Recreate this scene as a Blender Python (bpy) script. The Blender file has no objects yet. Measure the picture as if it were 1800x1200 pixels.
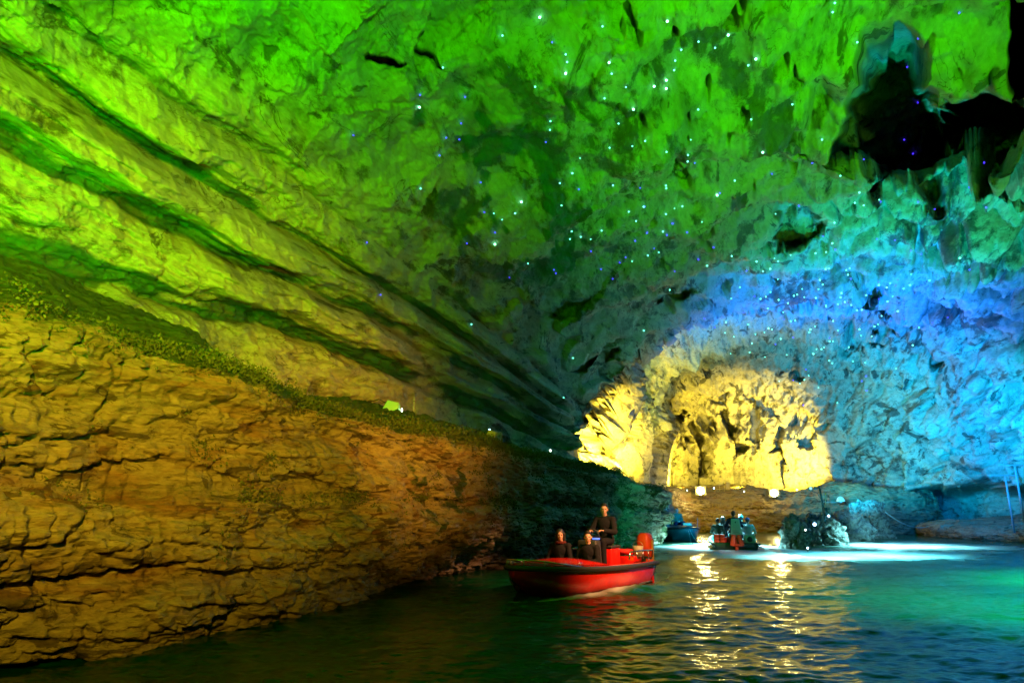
import bpy, bmesh, math, random
import numpy as np
from mathutils import Vector, Matrix, noise as mnoise
from mathutils.kdtree import KDTree

random.seed(7)
R = math.radians
sc = bpy.context.scene
COL = sc.collection

# ------------------------------------------------------------------ camera
CAMH = 1.5
FPX = 1200.0                                   # focal length in pixels of the 1800 px wide frame
PITCH = math.atan(295.0 / FPX)
cam_d = bpy.data.cameras.new("camera")
cam = bpy.data.objects.new("camera", cam_d)
COL.objects.link(cam)
cam_d.sensor_width = 36.0
cam_d.lens = 36.0 * FPX / 1800.0
cam_d.clip_end = 500
cam.location = (0, 0, CAMH)
cam.rotation_euler = (math.pi / 2 + PITCH, 0, 0)
sc.camera = cam

CP, SP = math.cos(PITCH), math.sin(PITCH)


def raydir(px, py):
    dx = (px - 900.0) / FPX
    dy = (600.0 - py) / FPX
    return np.array([dx, CP - dy * SP, SP + dy * CP])


def G(px, py, z=0.0):                           # point of the horizontal plane z under a pixel
    d = raydir(px, py)
    t = (z - CAMH) / d[2]
    return Vector((d[0] * t, d[1] * t, z))


def P(px, py, Y):                               # point at depth Y under a pixel
    d = raydir(px, py)
    t = Y / d[1]
    return Vector((d[0] * t, Y, CAMH + d[2] * t))


def topix(p):
    x, y, z = p[..., 0], p[..., 1], p[..., 2] - CAMH
    f = y * CP + z * SP
    u = -y * SP + z * CP
    f = np.where(f < 0.05, 0.05, f)
    return 900 + FPX * x / f, 600 - FPX * u / f


# ------------------------------------------------------------------ world: the cave is closed, night-dark outside
w = bpy.data.worlds.new("World")
sc.world = w
w.use_nodes = True
nt = w.node_tree
nt.nodes.clear()
sky = nt.nodes.new("ShaderNodeTexSky")
sky.sky_type = 'NISHITA'
sky.sun_disc = False
sky.sun_elevation = R(-4)
sky.sun_rotation = R(120)
bg = nt.nodes.new("ShaderNodeBackground")
bg.inputs[1].default_value = 0.02
wo = nt.nodes.new("ShaderNodeOutputWorld")
nt.links.new(sky.outputs[0], bg.inputs[0])
nt.links.new(bg.outputs[0], wo.inputs[0])

sc.view_settings.view_transform = 'Standard'
sc.view_settings.look = 'None'
sc.view_settings.exposure = 0.0
sc.view_settings.gamma = 1.0
sc.cycles.max_bounces = 5
sc.cycles.diffuse_bounces = 1
sc.cycles.glossy_bounces = 3
sc.cycles.sample_clamp_indirect = 4.0
sc.cycles.caustics_reflective = False
sc.cycles.caustics_refractive = False


# ------------------------------------------------------------------ coloured floodlights of the show cave, and added unseen fill spots
def spot(loc, target, color, power, size=120, blend=1.0, radius=0.25, name="flood_or_fill"):
    l = bpy.data.lights.new(name, 'SPOT')
    l.color = color
    l.energy = power
    l.spot_size = R(size)
    l.spot_blend = blend
    l.shadow_soft_size = radius
    o = bpy.data.objects.new(name, l)
    COL.objects.link(o)
    o.location = loc
    d = Vector(target) - Vector(loc)
    o.rotation_euler = d.to_track_quat('-Z', 'Y').to_euler()
    return o


def point(loc, color, power, radius=0.2, name="lamp_glow"):
    l = bpy.data.lights.new(name, 'POINT')
    l.color = color
    l.energy = power
    l.shadow_soft_size = radius
    o = bpy.data.objects.new(name, l)
    COL.objects.link(o)
    o.location = loc
    return o


GREEN = (0.06, 1.0, 0.0)
LIME = (0.30, 1.0, 0.0)
TEALG = (0.0, 1.0, 0.35)
CYAN = (0.0, 0.66, 1.0)
AZURE = (0.0, 0.27, 1.0)
BLUE = (0.0, 0.13, 1.0)
AMBER = (1.0, 0.62, 0.02)
ORANGE = (1.0, 0.42, 0.03)
WARM = (1.0, 0.74, 0.05)

#LIGHTS_BEGIN
# green floods along the left shelf and from the landing behind the camera
spot((-7.6, 1.0, 4.6), (-5, 8, 10), GREEN, 2600, 150)
spot((-7.0, 8.6, 4.1), (-3.5, 13, 10), GREEN, 350, 140)
spot((1.0, -3.0, 2.0), (-5.8, 6, 10), GREEN, 13500, 76)
spot((7.5, 4.0, 1.2), (5.6, 12.0, 10), GREEN, 10000, 56)
spot((12.0, 9.0, 1.5), (12.5, 19, 10), (0.25, 1.0, 0.03), 1100, 80)
# amber floods washing the lower cliff and warming the vault
spot((0.5, -2.5, 3.8), (-6.0, 9.5, 3.8), AMBER, 8500, 48)
spot((3.5, 4.5, 2.8), (-3, 15, 3.2), ORANGE, 4500, 32)
spot((3.0, 2.0, 1.2), (-5.0, 17, 6.0), AMBER, 1100, 50)
spot((5.2, 10.0, 5.2), (1.7, 14.4, 0.4), (1.0, 0.40, 0.16), 7500, 32)  # unseen key spot added to brighten the red boat
# teal / cyan / blue in the middle and on the right
spot((11.0, 20.0, 0.9), (13.5, 24, 11), TEALG, 2400, 74)
spot((13.5, 21.0, 1.2), (15.0, 20, 11), (0.0, 1.0, 0.55), 2200, 76)
spot((15.5, 25.0, 1.0), (14.5, 23, 11), (0.0, 0.8, 0.9), 2600, 76)
spot((16.5, 30.0, 1.0), (16.0, 31, 11), BLUE, 24000, 104)
spot((13.0, 35.0, 1.2), (15.5, 38, 12), (0.0, 0.40, 1.0), 5500, 88)
spot((16.5, 36.0, 2.2), (24, 45, 8.0), (0.0, 0.55, 1.0), 8500, 92)
spot((17.5, 29.0, 3.4), (27, 39, 7.0), AZURE, 13000, 84)
spot((18.0, 25.0, 3.4), (27, 36, 7.5), CYAN, 4200, 60)
spot((9.5, 22.0, 1.7), (4.7, 27, 1.9), TEALG, 650, 46)
spot((12.0, 18.0, 2.0), (8.0, 25.5, 0.5), (0.1, 0.8, 1.0), 420, 14)  # unseen cyan fill added for the people in the middle boat
spot((11.2, 24.0, 2.0), (8.4, 33.0, 0.9), CYAN, 4000, 18)  # unseen fill spot added to lift the far left boat
spot((10.5, 29.0, 2.0), (8.2, 37.5, 1.2), AZURE, 4000, 26)
# warm floods of the back chamber
spot((5.2, 34.0, 3.4), (2.6, 41, 7), WARM, 15000, 116)
spot((6.8, 40.0, 2.8), (3.8, 45, 7), WARM, 11000, 116)
spot((20.5, 49.5, 3.3), (21.5, 55, 7), WARM, 10000, 112)
spot((16.0, 49.0, 3.1), (15, 57, 8), WARM, 3200, 110)
spot((12.0, 49.0, 3.1), (10, 56, 8), WARM, 5500, 116)
spot((13.5, 44.0, 3.0), (8, 45, 10), WARM, 1500, 90)
spot((18.0, 43.0, 3.2), (25.5, 45, 6.5), (0.3, 1.0, 0.25), 900, 90)  # yellow-green fill added to soften the edge of the warm chamber
spot((12.5, 41.0, 2.4), (12.0, 43, 12), (0.5, 1.0, 0.2), 1600, 100)  # added fill above the chamber arch
spot((13.5, 40.0, 1.0), (13.5, 50, 1.5), AMBER, 1700, 80)
# unseen lamps low over the water, green floods added to tint it
spot((9.0, 9.0, 6.0), (9.5, 11.0, 0.0), (0.0, 1.0, 0.12), 15000, 88)
spot((13.0, 14.0, 5.0), (13.5, 14.5, 0.0), (0.0, 1.0, 0.16), 26000, 92)
spot((9.5, 14.0, 2.6), (8.1, 24.6, 0.30), (1.0, 0.60, 0.45), 6000, 9)  # warm fill added so the orange gear on the middle boat shows
spot((12.3, 23.8, 2.0), (12.3, 23.81, 0.0), (0.12, 0.80, 1.0), 2600, 130)
spot((9.4, 22.6, 1.6), (9.4, 22.61, 0.0), (0.25, 0.95, 1.0), 2200, 130)
spot((8.8, 30.0, 2.2), (8.8, 30.01, 0.0), (0.3, 0.92, 1.0), 12000, 126)
spot((16.0, 30.0, 2.2), (16.0, 30.01, 0.0), (0.25, 0.9, 1.0), 5000, 140)
spot((16.0, 28.5, 1.6), (17.9, 35, 1.2), (0.15, 0.7, 1.0), 3500, 30)  # unseen spot added to brighten the boulder's left face
for _px, _Y in ((1232, 47.2), (1361, 46.8)):
    _p = P(_px, 864, _Y)
    point((_p.x, _p.y, _p.z), (1.0, 0.7, 0.12), 60, 0.1)
#LIGHTS_END


# ------------------------------------------------------------------ numpy noise
def _hash(ix, iy, iz, seed):
    h = (ix.astype(np.int64) * 374761393 + iy.astype(np.int64) * 668265263 + iz.astype(np.int64) * 2147483647 + seed * 974634777) & 0xFFFFFFFF
    h = ((h ^ (h >> 13)) * 1274126177) & 0xFFFFFFFF
    h = ((h ^ (h >> 16)) * 2246822519) & 0xFFFFFFFF
    return h ^ (h >> 15)


_gr = np.random.RandomState(3).normal(size=(256, 3))
_gr /= np.linalg.norm(_gr, axis=1)[:, None]
_gr = _gr.astype(np.float32)


def perlin(x, y, z, seed=0):
    x0, y0, z0 = np.floor(x), np.floor(y), np.floor(z)
    fx, fy, fz = (x - x0).astype(np.float32), (y - y0).astype(np.float32), (z - z0).astype(np.float32)
    x0, y0, z0 = x0.astype(np.int64), y0.astype(np.int64), z0.astype(np.int64)
    ux, uy, uz = [f * f * f * (f * (f * 6 - 15) + 10) for f in (fx, fy, fz)]
    out = 0
    for dx in (0, 1):
        wx = ux if dx else 1 - ux
        for dy in (0, 1):
            wy = uy if dy else 1 - uy
            for dz in (0, 1):
                wz = uz if dz else 1 - uz
                g = _gr[_hash(x0 + dx, y0 + dy, z0 + dz, seed) & 255]
                out = out + wx * wy * wz * (g[..., 0] * (fx - dx) + g[..., 1] * (fy - dy) + g[..., 2] * (fz - dz))
    return out * 1.6


def fbm(x, y, z, oct=4, seed=0, gain=0.5, ridge=False):
    a, s, f = 1.0, 0.0, 1.0
    for o in range(oct):
        n = perlin(x * f, y * f, z * f, seed + o * 17)
        if ridge:
            n = 1 - 2 * np.abs(n)
        s = s + a * n
        a *= gain
        f *= 2.03
    return s


def worley(x, y, z, seed=0):
    x0, y0, z0 = np.floor(x).astype(np.int64), np.floor(y).astype(np.int64), np.floor(z).astype(np.int64)
    f1 = np.full(x.shape, 9.0, np.float32)
    f2 = np.full(x.shape, 9.0, np.float32)
    cid = np.zeros(x.shape, np.int64)
    for dx in (-1, 0, 1):
        for dy in (-1, 0, 1):
            for dz in (-1, 0, 1):
                cx, cy, cz = x0 + dx, y0 + dy, z0 + dz
                h = _hash(cx, cy, cz, seed)
                px = cx + (h & 1023) / 1023.0
                py = cy + ((h >> 10) & 1023) / 1023.0
                pz = cz + ((h >> 20) & 1023) / 1023.0
                d = ((x - px) ** 2 + (y - py) ** 2 + (z - pz) ** 2).astype(np.float32)
                n = d < f1
                f2 = np.where(n, f1, np.minimum(f2, d))
                cid = np.where(n, h, cid)
                f1 = np.where(n, d, f1)
    return np.sqrt(f1), np.sqrt(f2), (cid & 4095) / 4095.0


def sstep(a, b, x):
    t = np.clip((x - a) / (b - a), 0, 1)
    return t * t * (3 - 2 * t)


# ------------------------------------------------------------------ materials
MATS = {}


def mat(name, color, rough=0.6, metal=0.0, emit=None, strength=0.0, noise_amt=0.15, scale=8.0, spec=0.5, bump=0.0, coat=0.0):
    if name in MATS:
        return MATS[name]
    m = bpy.data.materials.new(name)
    m.use_nodes = True
    n, l = m.node_tree.nodes, m.node_tree.links
    b = n["Principled BSDF"]
    tc = n.new("ShaderNodeTexCoord")
    nz = n.new("ShaderNodeTexNoise")
    nz.inputs["Scale"].default_value = scale
    nz.inputs["Detail"].default_value = 5
    l.new(tc.outputs["Object"], nz.inputs["Vector"])
    mx = n.new("ShaderNodeMix")
    mx.data_type = 'RGBA'
    mx.inputs[6].default_value = (*[c * (1 - noise_amt) for c in color], 1)
    mx.inputs[7].default_value = (*[min(1, c * (1 + noise_amt)) for c in color], 1)
    l.new(nz.outputs["Fac"], mx.inputs[0])
    l.new(mx.outputs[2], b.inputs["Base Color"])
    b.inputs["Roughness"].default_value = rough
    b.inputs["Metallic"].default_value = metal
    b.inputs["Specular IOR Level"].default_value = spec
    b.inputs["Coat Weight"].default_value = coat
    if bump:
        bp = n.new("ShaderNodeBump")
        bp.inputs["Strength"].default_value = bump
        bp.inputs["Distance"].default_value = 0.02
        l.new(nz.outputs["Fac"], bp.inputs["Height"])
        l.new(bp.outputs[0], b.inputs["Normal"])
    if emit:
        b.inputs["Emission Color"].default_value = (*emit, 1)
        b.inputs["Emission Strength"].default_value = strength
    MATS[name] = m
    return m


def rock_mat(name, pale, mid, dark, moss=(0.05, 0.09, 0.02), moss_up=0.0, scale=1.0, bump=0.6, stretch=(1, 1, 1), darkness=0.5, red=0.0, rot=0.0, algae_shade=None, stain_at=0.60):
    m = bpy.data.materials.new(name)
    m.use_nodes = True
    n, l = m.node_tree.nodes, m.node_tree.links
    b = n["Principled BSDF"]
    geo = n.new("ShaderNodeNewGeometry")
    mp = n.new("ShaderNodeMapping")
    mp.inputs["Scale"].default_value = stretch
    vr = n.new("ShaderNodeVectorRotate")
    vr.rotation_type = 'Z_AXIS'
    vr.inputs["Angle"].default_value = rot
    l.new(geo.outputs["Position"], vr.inputs["Vector"])
    l.new(vr.outputs[0], mp.inputs["Vector"])

    def noise(sc_, det, rough=0.6, dist=0.0):
        t = n.new("ShaderNodeTexNoise")
        t.inputs["Scale"].default_value = sc_ * scale
        t.inputs["Detail"].default_value = det
        t.inputs["Roughness"].default_value = rough + 0.04
        t.inputs["Distortion"].default_value = dist
        l.new(mp.outputs[0], t.inputs["Vector"])
        return t

    def ramp(src, stops, interp='LINEAR'):
        r = n.new("ShaderNodeValToRGB")
        r.color_ramp.interpolation = interp
        e = r.color_ramp.elements
        e[0].position, e[0].color = stops[0][0], (*stops[0][1], 1)
        e[1].position, e[1].color = stops[-1][0], (*stops[-1][1], 1)
        for p_, c_ in stops[1:-1]:
            q = e.new(p_)
            q.color = (*c_, 1)
        l.new(src, r.inputs[0])
        return r

    def mix(fac, a, c, mode='MIX'):
        x = n.new("ShaderNodeMix")
        x.data_type = 'RGBA'
        x.blend_type = mode
        if isinstance(fac, float):
            x.inputs[0].default_value = fac
        else:
            l.new(fac, x.inputs[0])
        l.new(a, x.inputs[6]) if not isinstance(a, tuple) else setattr(x.inputs[6], 'default_value', (*a, 1))
        l.new(c, x.inputs[7]) if not isinstance(c, tuple) else setattr(x.inputs[7], 'default_value', (*c, 1))
        return x.outputs[2]

    big = noise(0.45, 8, 0.62, 0.6)
    med = noise(2.4, 9, 0.68, 0.3)
    fine = noise(11.0, 8, 0.7)
    base = ramp(big.outputs["Fac"], [(0.30, mid), (0.48, pale), (0.60, tuple(0.8 * p_ + 0.2 * q_ for p_, q_ in zip(pale, mid))), (0.72, mid)])
    sa = n.new("ShaderNodeAttribute")
    sa.attribute_name = "stain_shade"
    # patches sit where the medium noise is low; stained or shade-painted zones raise the threshold
    pm = n.new("ShaderNodeMath")
    pm.operation = 'MULTIPLY_ADD'
    l.new(sa.outputs["Fac"], pm.inputs[0])
    pm.inputs[1].default_value = -0.20
    l.new(med.outputs["Fac"], pm.inputs[2])
    pq = n.new("ShaderNodeMath")
    pq.operation = 'MULTIPLY_ADD'
    l.new(big.outputs["Fac"], pq.inputs[0])
    pq.inputs[1].default_value = 0.35
    l.new(pm.outputs[0], pq.inputs[2])
    patch = ramp(pq.outputs[0], [(0.50 + 0.1 * (darkness - 0.5), (0.8, 0.8, 0.8)), (0.60 + 0.1 * (darkness - 0.5), (0, 0, 0))])
    c1 = mix(patch.outputs[0], base.outputs[0], dark)
    # mineral stains with sharp outline
    st = noise(0.9, 7, 0.6, 1.2)
    str_ = ramp(st.outputs["Fac"], [(stain_at, (0, 0, 0)), (stain_at + 0.03, (0.8, 0.8, 0.8))])
    c2 = mix(str_.outputs[0], c1, dark)
    if red > 0:
        rz = noise(0.7, 6, 0.6, 0.5)
        rr = ramp(rz.outputs["Fac"], [(0.5, (0, 0, 0)), (0.66, (red, red, red))])
        c2 = mix(rr.outputs[0], c2, (0.34, 0.13, 0.04))
    if algae_shade:
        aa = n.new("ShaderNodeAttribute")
        aa.attribute_name = "algae_shade"
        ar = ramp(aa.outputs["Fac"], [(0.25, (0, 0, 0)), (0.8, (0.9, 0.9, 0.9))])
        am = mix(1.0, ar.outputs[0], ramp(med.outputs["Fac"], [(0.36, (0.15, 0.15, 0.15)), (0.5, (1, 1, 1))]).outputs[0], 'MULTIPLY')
        c2 = mix(am, c2, algae_shade)  # green painted where the bands lie out of the amber light
    ck = noise(0.8, 5, 0.55, 1.6)
    cr = ramp(ck.outputs["Fac"], [(0.489, (0, 0, 0)), (0.498, (1, 1, 1)), (0.507, (0, 0, 0))])
    ckm = mix(1.0, cr.outputs[0], ramp(big.outputs["Fac"], [(0.45, (0, 0, 0)), (0.6, (0.9, 0.9, 0.9))]).outputs[0], 'MULTIPLY')
    c2 = mix(ckm, c2, (0.03, 0.028, 0.02))
    fr = ramp(fine.outputs["Fac"], [(0.3, (0.6, 0.6, 0.6)), (0.55, (1, 1, 1)), (0.75, (1.2, 1.2, 1.2))])
    c3 = mix(0.85, c2, fr.outputs[0], 'MULTIPLY')
    out = c3
    if moss_up > 0:
        sx = n.new("ShaderNodeSeparateXYZ")
        l.new(geo.outputs["Normal"], sx.inputs[0])
        at = n.new("ShaderNodeAttribute")
        at.attribute_name = "moss"
        ad = n.new("ShaderNodeMath")
        ad.operation = 'MULTIPLY_ADD'
        l.new(at.outputs["Fac"], ad.inputs[0])
        ad.inputs[1].default_value = 1.0
        mr = n.new("ShaderNodeMapRange")
        mr.inputs[1].default_value = 0.35
        mr.inputs[2].default_value = 0.65
        mr.inputs[3].default_value = 0
        mr.inputs[4].default_value = 0.35
        l.new(fine.outputs["Fac"], mr.inputs[0])
        l.new(mr.outputs[0], ad.inputs[2])
        cl = ramp(ad.outputs[0], [(0.45, (0, 0, 0)), (0.75, (moss_up, moss_up, moss_up))])
        out = mix(cl.outputs[0], out, moss)
    l.new(out, b.inputs["Base Color"])
    rg = ramp(med.outputs["Fac"], [(0.35, (0.45,) * 3), (0.7, (0.85,) * 3)])
    l.new(rg.outputs[0], b.inputs["Roughness"])
    b.inputs["Specular IOR Level"].default_value = 0.35
    # bump: mix of noises
    vo = n.new("ShaderNodeTexVoronoi")
    vo.inputs["Scale"].default_value = 3.2 * scale
    l.new(mp.outputs[0], vo.inputs["Vector"])
    h1 = n.new("ShaderNodeMath")
    h1.operation = 'MULTIPLY_ADD'
    l.new(med.outputs["Fac"], h1.inputs[0])
    h1.inputs[1].default_value = 1.0
    l.new(vo.outputs["Distance"], h1.inputs[2])
    h2 = n.new("ShaderNodeMath")
    h2.operation = 'MULTIPLY_ADD'
    l.new(fine.outputs["Fac"], h2.inputs[0])
    h2.inputs[1].default_value = 0.5
    l.new(h1.outputs[0], h2.inputs[2])
    bp = n.new("ShaderNodeBump")
    bp.inputs["Strength"].default_value = min(1, bump * 1.3)
    bp.inputs["Distance"].default_value = 0.12 / scale
    l.new(h2.outputs[0], bp.inputs["Height"])
    l.new(bp.outputs[0], b.inputs["Normal"])
    return m


M_VAULT = rock_mat("vault_rock", (0.60, 0.56, 0.43), (0.25, 0.23, 0.17), (0.035, 0.036, 0.028), darkness=0.72, scale=0.8, bump=0.6, stretch=(1, 0.42, 1), rot=math.atan2(350, 1200), algae_shade=(0.03, 0.17, 0.04))  # algae green stands in for shade on the left bands
M_CLIFF = rock_mat("cliff_rock", (0.50, 0.42, 0.27), (0.32, 0.22, 0.12), (0.07, 0.05, 0.03), moss_up=1.0, stretch=(1, 1, 3.6), bump=0.7, red=0.55, scale=1.2, stain_at=0.565)
M_ROCK = rock_mat("islet_rock", (0.36, 0.35, 0.30), (0.16, 0.15, 0.12), (0.04, 0.04, 0.035), scale=1.6, bump=0.8)


def grid_mesh(name, V, material, kind=None, attrs=None, close_u=False, flip=False):
    """V: (nu, nv, 3) array of vertices -> one quad sheet"""
    nu, nv = V.shape[:2]
    me = bpy.data.meshes.new(name)
    idx = np.arange(nu * nv).reshape(nu, nv)
    if close_u:
        idx = np.vstack([idx, idx[:1]])
    a, b_, c, d = idx[:-1, :-1], idx[1:, :-1], idx[1:, 1:], idx[:-1, 1:]
    F = np.stack([a, b_, c, d] if not flip else [a, d, c, b_], -1).reshape(-1, 4).astype(np.int32)
    me.vertices.add(nu * nv)
    me.vertices.foreach_set("co", V.reshape(-1).astype(np.float32))
    me.loops.add(F.size)
    me.loops.foreach_set("vertex_index", F.reshape(-1))
    me.polygons.add(len(F))
    me.polygons.foreach_set("loop_start", np.arange(0, F.size, 4, dtype=np.int32))
    me.polygons.foreach_set("use_smooth", np.ones(len(F), bool))
    me.update(calc_edges=True)
    me.validate()
    if attrs:
        for k, v in attrs.items():
            at = me.attributes.new(k, 'FLOAT', 'POINT')
            at.data.foreach_set("value", v.reshape(-1).astype(np.float32))
    me.materials.append(material)
    o = bpy.data.objects.new(name, me)
    COL.objects.link(o)
    if kind:
        o["kind"] = kind
    return o


def normals(V, close=False):
    du = np.gradient(V, axis=0)
    dv = np.gradient(V, axis=1)
    n = np.cross(du, dv)
    n /= np.maximum(np.linalg.norm(n, axis=2, keepdims=True), 1e-9)
    return n


# ------------------------------------------------------------------ the cave vault (real surface in world space)
BOUND = [(-16, -20), (-13, -6), (-11.0, 3), (-9.4, 8), (-7.2, 13), (-4.8, 18), (-1.8, 23), (1.2, 27), (3.0, 29.8), (3.3, 31.2), (1.6, 34), (3.0, 40),
         (8.2, 47), (10.5, 55), (14, 59), (19, 59), (24, 54), (26.5, 49), (27.0, 44), (27.0, 36), (26.5, 30), (25, 22), (21, 12), (17, 2), (15, -10), (14, -20)]
gx = np.arange(-22, 34, 0.2)
gy = np.arange(-26, 66, 0.2)
GX, GY = np.meshgrid(gx, gy, indexing='ij')
bp_ = np.array(BOUND)
dist = np.full(GX.shape, 1e9)
inside = np.zeros(GX.shape, bool)
for i in range(len(bp_)):
    a, b2 = bp_[i], bp_[(i + 1) % len(bp_)]
    e = b2 - a
    t = np.clip(((GX - a[0]) * e[0] + (GY - a[1]) * e[1]) / (e @ e), 0, 1)
    dist = np.minimum(dist, np.hypot(GX - a[0] - t * e[0], GY - a[1] - t * e[1]))
    cond = ((a[1] > GY) != (b2[1] > GY)) & (GX < (b2[0] - a[0]) * (GY - a[1]) / (b2[1] - a[1] + 1e-9) + a[0])
    inside ^= cond
sd = np.where(inside, dist, -dist)
Htop = np.interp(gy, [-26, 0, 12, 24, 34, 45, 60], [9.5, 10.2, 10.6, 10.8, 11.2, 12.6, 12.5])[None, :]
Wd = np.interp(gy, [-26, 0, 15, 30, 40, 60], [10, 10.5, 11, 10.5, 9, 9])[None, :]
right = sstep(6, 18, GX - 0.25 * GY)
base = 3.0 * (1 - right) + 1.2 * right
q = 1 - np.clip(sd / Wd, 0, 1)
C = base + (Htop - base) * np.sqrt(np.clip(1 - q ** 2.1, 0, 1))
C = np.where(sd < 0, base + sd * 25, C)
for _ in range(3):
    C[1:-1, 1:-1] = (C[1:-1, 1:-1] * 2 + C[:-2, 1:-1] + C[2:, 1:-1] + C[1:-1, :-2] + C[1:-1, 2:]) / 6


def lookup(A, x, y):
    fx = np.clip((x - gx[0]) / 0.2, 0, len(gx) - 1.001)
    fy = np.clip((y - gy[0]) / 0.2, 0, len(gy) - 1.001)
    ix, iy = fx.astype(int), fy.astype(int)
    tx, ty = fx - ix, fy - iy
    return (A[ix, iy] * (1 - tx) * (1 - ty) + A[ix + 1, iy] * tx * (1 - ty) + A[ix, iy + 1] * (1 - tx) * ty + A[ix + 1, iy + 1] * tx * ty)


az = np.concatenate([np.arange(-180, -46, 2.0), np.arange(-46, 46.001, 0.085), np.arange(48, 180.1, 2.0)])
el = np.concatenate([np.arange(-6, 46.001, 0.085), np.arange(47.5, 90.01, 1.7)])
# coarse march, then refine
azc = np.concatenate([np.arange(-180, -46, 2.0), np.arange(-46, 46.01, 0.34), np.arange(48, 180.1, 2.0)])
elc = np.concatenate([np.arange(-6, 46.01, 0.34), np.arange(47.5, 90.01, 1.7)])


def march(az, el):
    A, E = np.meshgrid(np.radians(az), np.radians(el), indexing='ij')
    D = np.stack([np.sin(A) * np.cos(E), np.cos(A) * np.cos(E), np.sin(E)], -1)
    t = np.full(A.shape, 1.0)
    hit = np.zeros(A.shape, bool)
    prev = t.copy()
    for k in range(420):
        x, y, z = D[..., 0] * t, D[..., 1] * t, CAMH + D[..., 2] * t
        h = z > lookup(C, x, y)
        hit |= h
        step = 0.17
        prev = np.where(hit, prev, t)
        t = np.where(hit, t, t + step)
        if hit.all():
            break
    lo, hi = prev, t
    for k in range(12):
        m = (lo + hi) / 2
        x, y, z = D[..., 0] * m, D[..., 1] * m, CAMH + D[..., 2] * m
        h = z > lookup(C, x, y)
        hi = np.where(h, m, hi)
        lo = np.where(h, lo, m)
    return D, hi


Dc, Tc = march(azc, elc)
# interpolate distance to the fine grid
ia = np.interp(az, azc, np.arange(len(azc)))
ie = np.interp(el, elc, np.arange(len(elc)))
a0 = np.clip(ia.astype(int), 0, len(azc) - 2)
e0 = np.clip(ie.astype(int), 0, len(elc) - 2)
ta, te = (ia - a0)[:, None], (ie - e0)[None, :]
T = (Tc[a0][:, e0] * (1 - ta) * (1 - te) + Tc[a0 + 1][:, e0] * ta * (1 - te) + Tc[a0][:, e0 + 1] * (1 - ta) * te + Tc[a0 + 1][:, e0 + 1] * ta * te)
A_, E_ = np.meshgrid(np.radians(az), np.radians(el), indexing='ij')
D = np.stack([np.sin(A_) * np.cos(E_), np.cos(A_) * np.cos(E_), np.sin(E_)], -1)
V = D * T[..., None] + np.array([0, 0, CAMH])
N = normals(V)
if (N * -D).sum() < 0:
    N = -N                                    # N points into the cave
X, Y, Z = V[..., 0], V[..., 1], V[..., 2]
AXA = math.atan2(350, 1200)
U = X * math.cos(AXA) - Y * math.sin(AXA)       # across the passage
S = X * math.sin(AXA) + Y * math.cos(AXA)       # along the passage
left = sstep(1.0, -4.5, U) * sstep(34, 28, S)
PX, PY = topix(V)
rightm = sstep(1350, 1650, PX) * sstep(5, 12, Y)
backm = sstep(34, 40, S)

disp = 1.1 * fbm(X * 0.14, Y * 0.14, Z * 0.2, 3, 1) * (1 - 0.6 * left)
disp += 0.45 * fbm(X * 0.5, Y * 0.5, Z * 0.6, 3, 5) * (1 - 0.55 * left)
# bedding on the left: broad rounded bands that follow the passage, with undercut steps
slope = (Z - CAMH) / np.maximum(-U, 1.0)
strat = left * sstep(1.0, 0.62, slope + 0.12 * perlin(S * 0.3, slope * 3, U * 0, 8))
zz = slope * 9.0
zz = zz + 0.30 * np.sin(zz * 0.9 + 1.0) + 0.5 * fbm(U * 0.12, S * 0.07, Z * 0.1, 3, 9) + 0.14 * fbm(S * 0.7, Z * 1.4, U * 0.5, 4, 10)
for period, amp, sd_ in ((1.5, 0.85, 0.62), (0.5, 0.16, 0.3)):
    ph = (zz / period + sd_) % 1.0
    disp += strat * amp * (np.where(ph < 0.8, np.sin(np.clip(ph / 0.8, 0, 1) * math.pi) ** 0.7, 0) - 0.4) * (0.25 + 0.95 * sstep(-0.45, 0.35, perlin(S * 0.22, zz * 0.6, U * 0, 11)))
# streaks on the vault crown, drawn out along the passage
disp += 0.22 * fbm(U * 0.9, S * 0.28, Z * 0.9, 4, 21, 0.6) * (1 - left)
# scallops
f1, f2, cid = worley(U * 1.1, S * 0.75, Z * 1.2, 31)
disp += 0.07 * strat * fbm(S * 0.35, zz * 5.0, U * 0, 3, 35, 0.6)
disp += -0.09 * (1 - sstep(0, 0.75, f1)) * (0.25 + 0.75 * left) * (0.3 + sstep(-0.2, 0.3, perlin(X * 0.3, Y * 0.3, Z * 0.3, 33)))
f1, f2, cid = worley(U * 3.1, S * 2.0, Z * 3.4, 37)
disp += -0.055 * (1 - sstep(0, 0.8, f1))
# flaky ledges: quantised ridged noise
rn = fbm(U * 0.8, S * 0.55, Z * 1.2, 4, 41, 0.55)
disp += 0.16 * (0.5 + 0.5 * left) * (np.floor(rn * 4) / 4)
# lumpy hollows of the crown above the bands
f1, f2, cid = worley(X * 0.55 + 0.4 * perlin(X * .5, Y * .5, Z * .5, 43), Y * 0.42, Z * 0.6, 44)
disp += left * (1 - strat) * (0.5 * (cid - 0.5) - 0.35 * (1 - sstep(0.0, 0.5, f1)))
# boulder blocks on the right
wx = X + 0.8 * perlin(X * 0.4, Y * 0.4, Z * 0.4, 51)
wz = Z + 0.8 * perlin(X * 0.4, Y * 0.4, Z * 0.4, 52)
f1, f2, cid = worley(wx * 0.42, Y * 0.36, wz * 0.5, 53)
blk = rightm * sstep(120, 330, PY) * sstep(900, 760, PY)
disp += blk * ((cid - 0.5) * 1.5 - 1.1 * (1 - sstep(0.0, 0.16, f2 - f1)))
f1, f2, cid = worley(wx * 1.2, Y * 1.0, wz * 1.6, 57)
disp += (0.25 * blk + 0.12 * backm + 0.03) * ((cid - 0.5) * 1.2 - 0.7 * (1 - sstep(0.0, 0.14, f2 - f1)))
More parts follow.
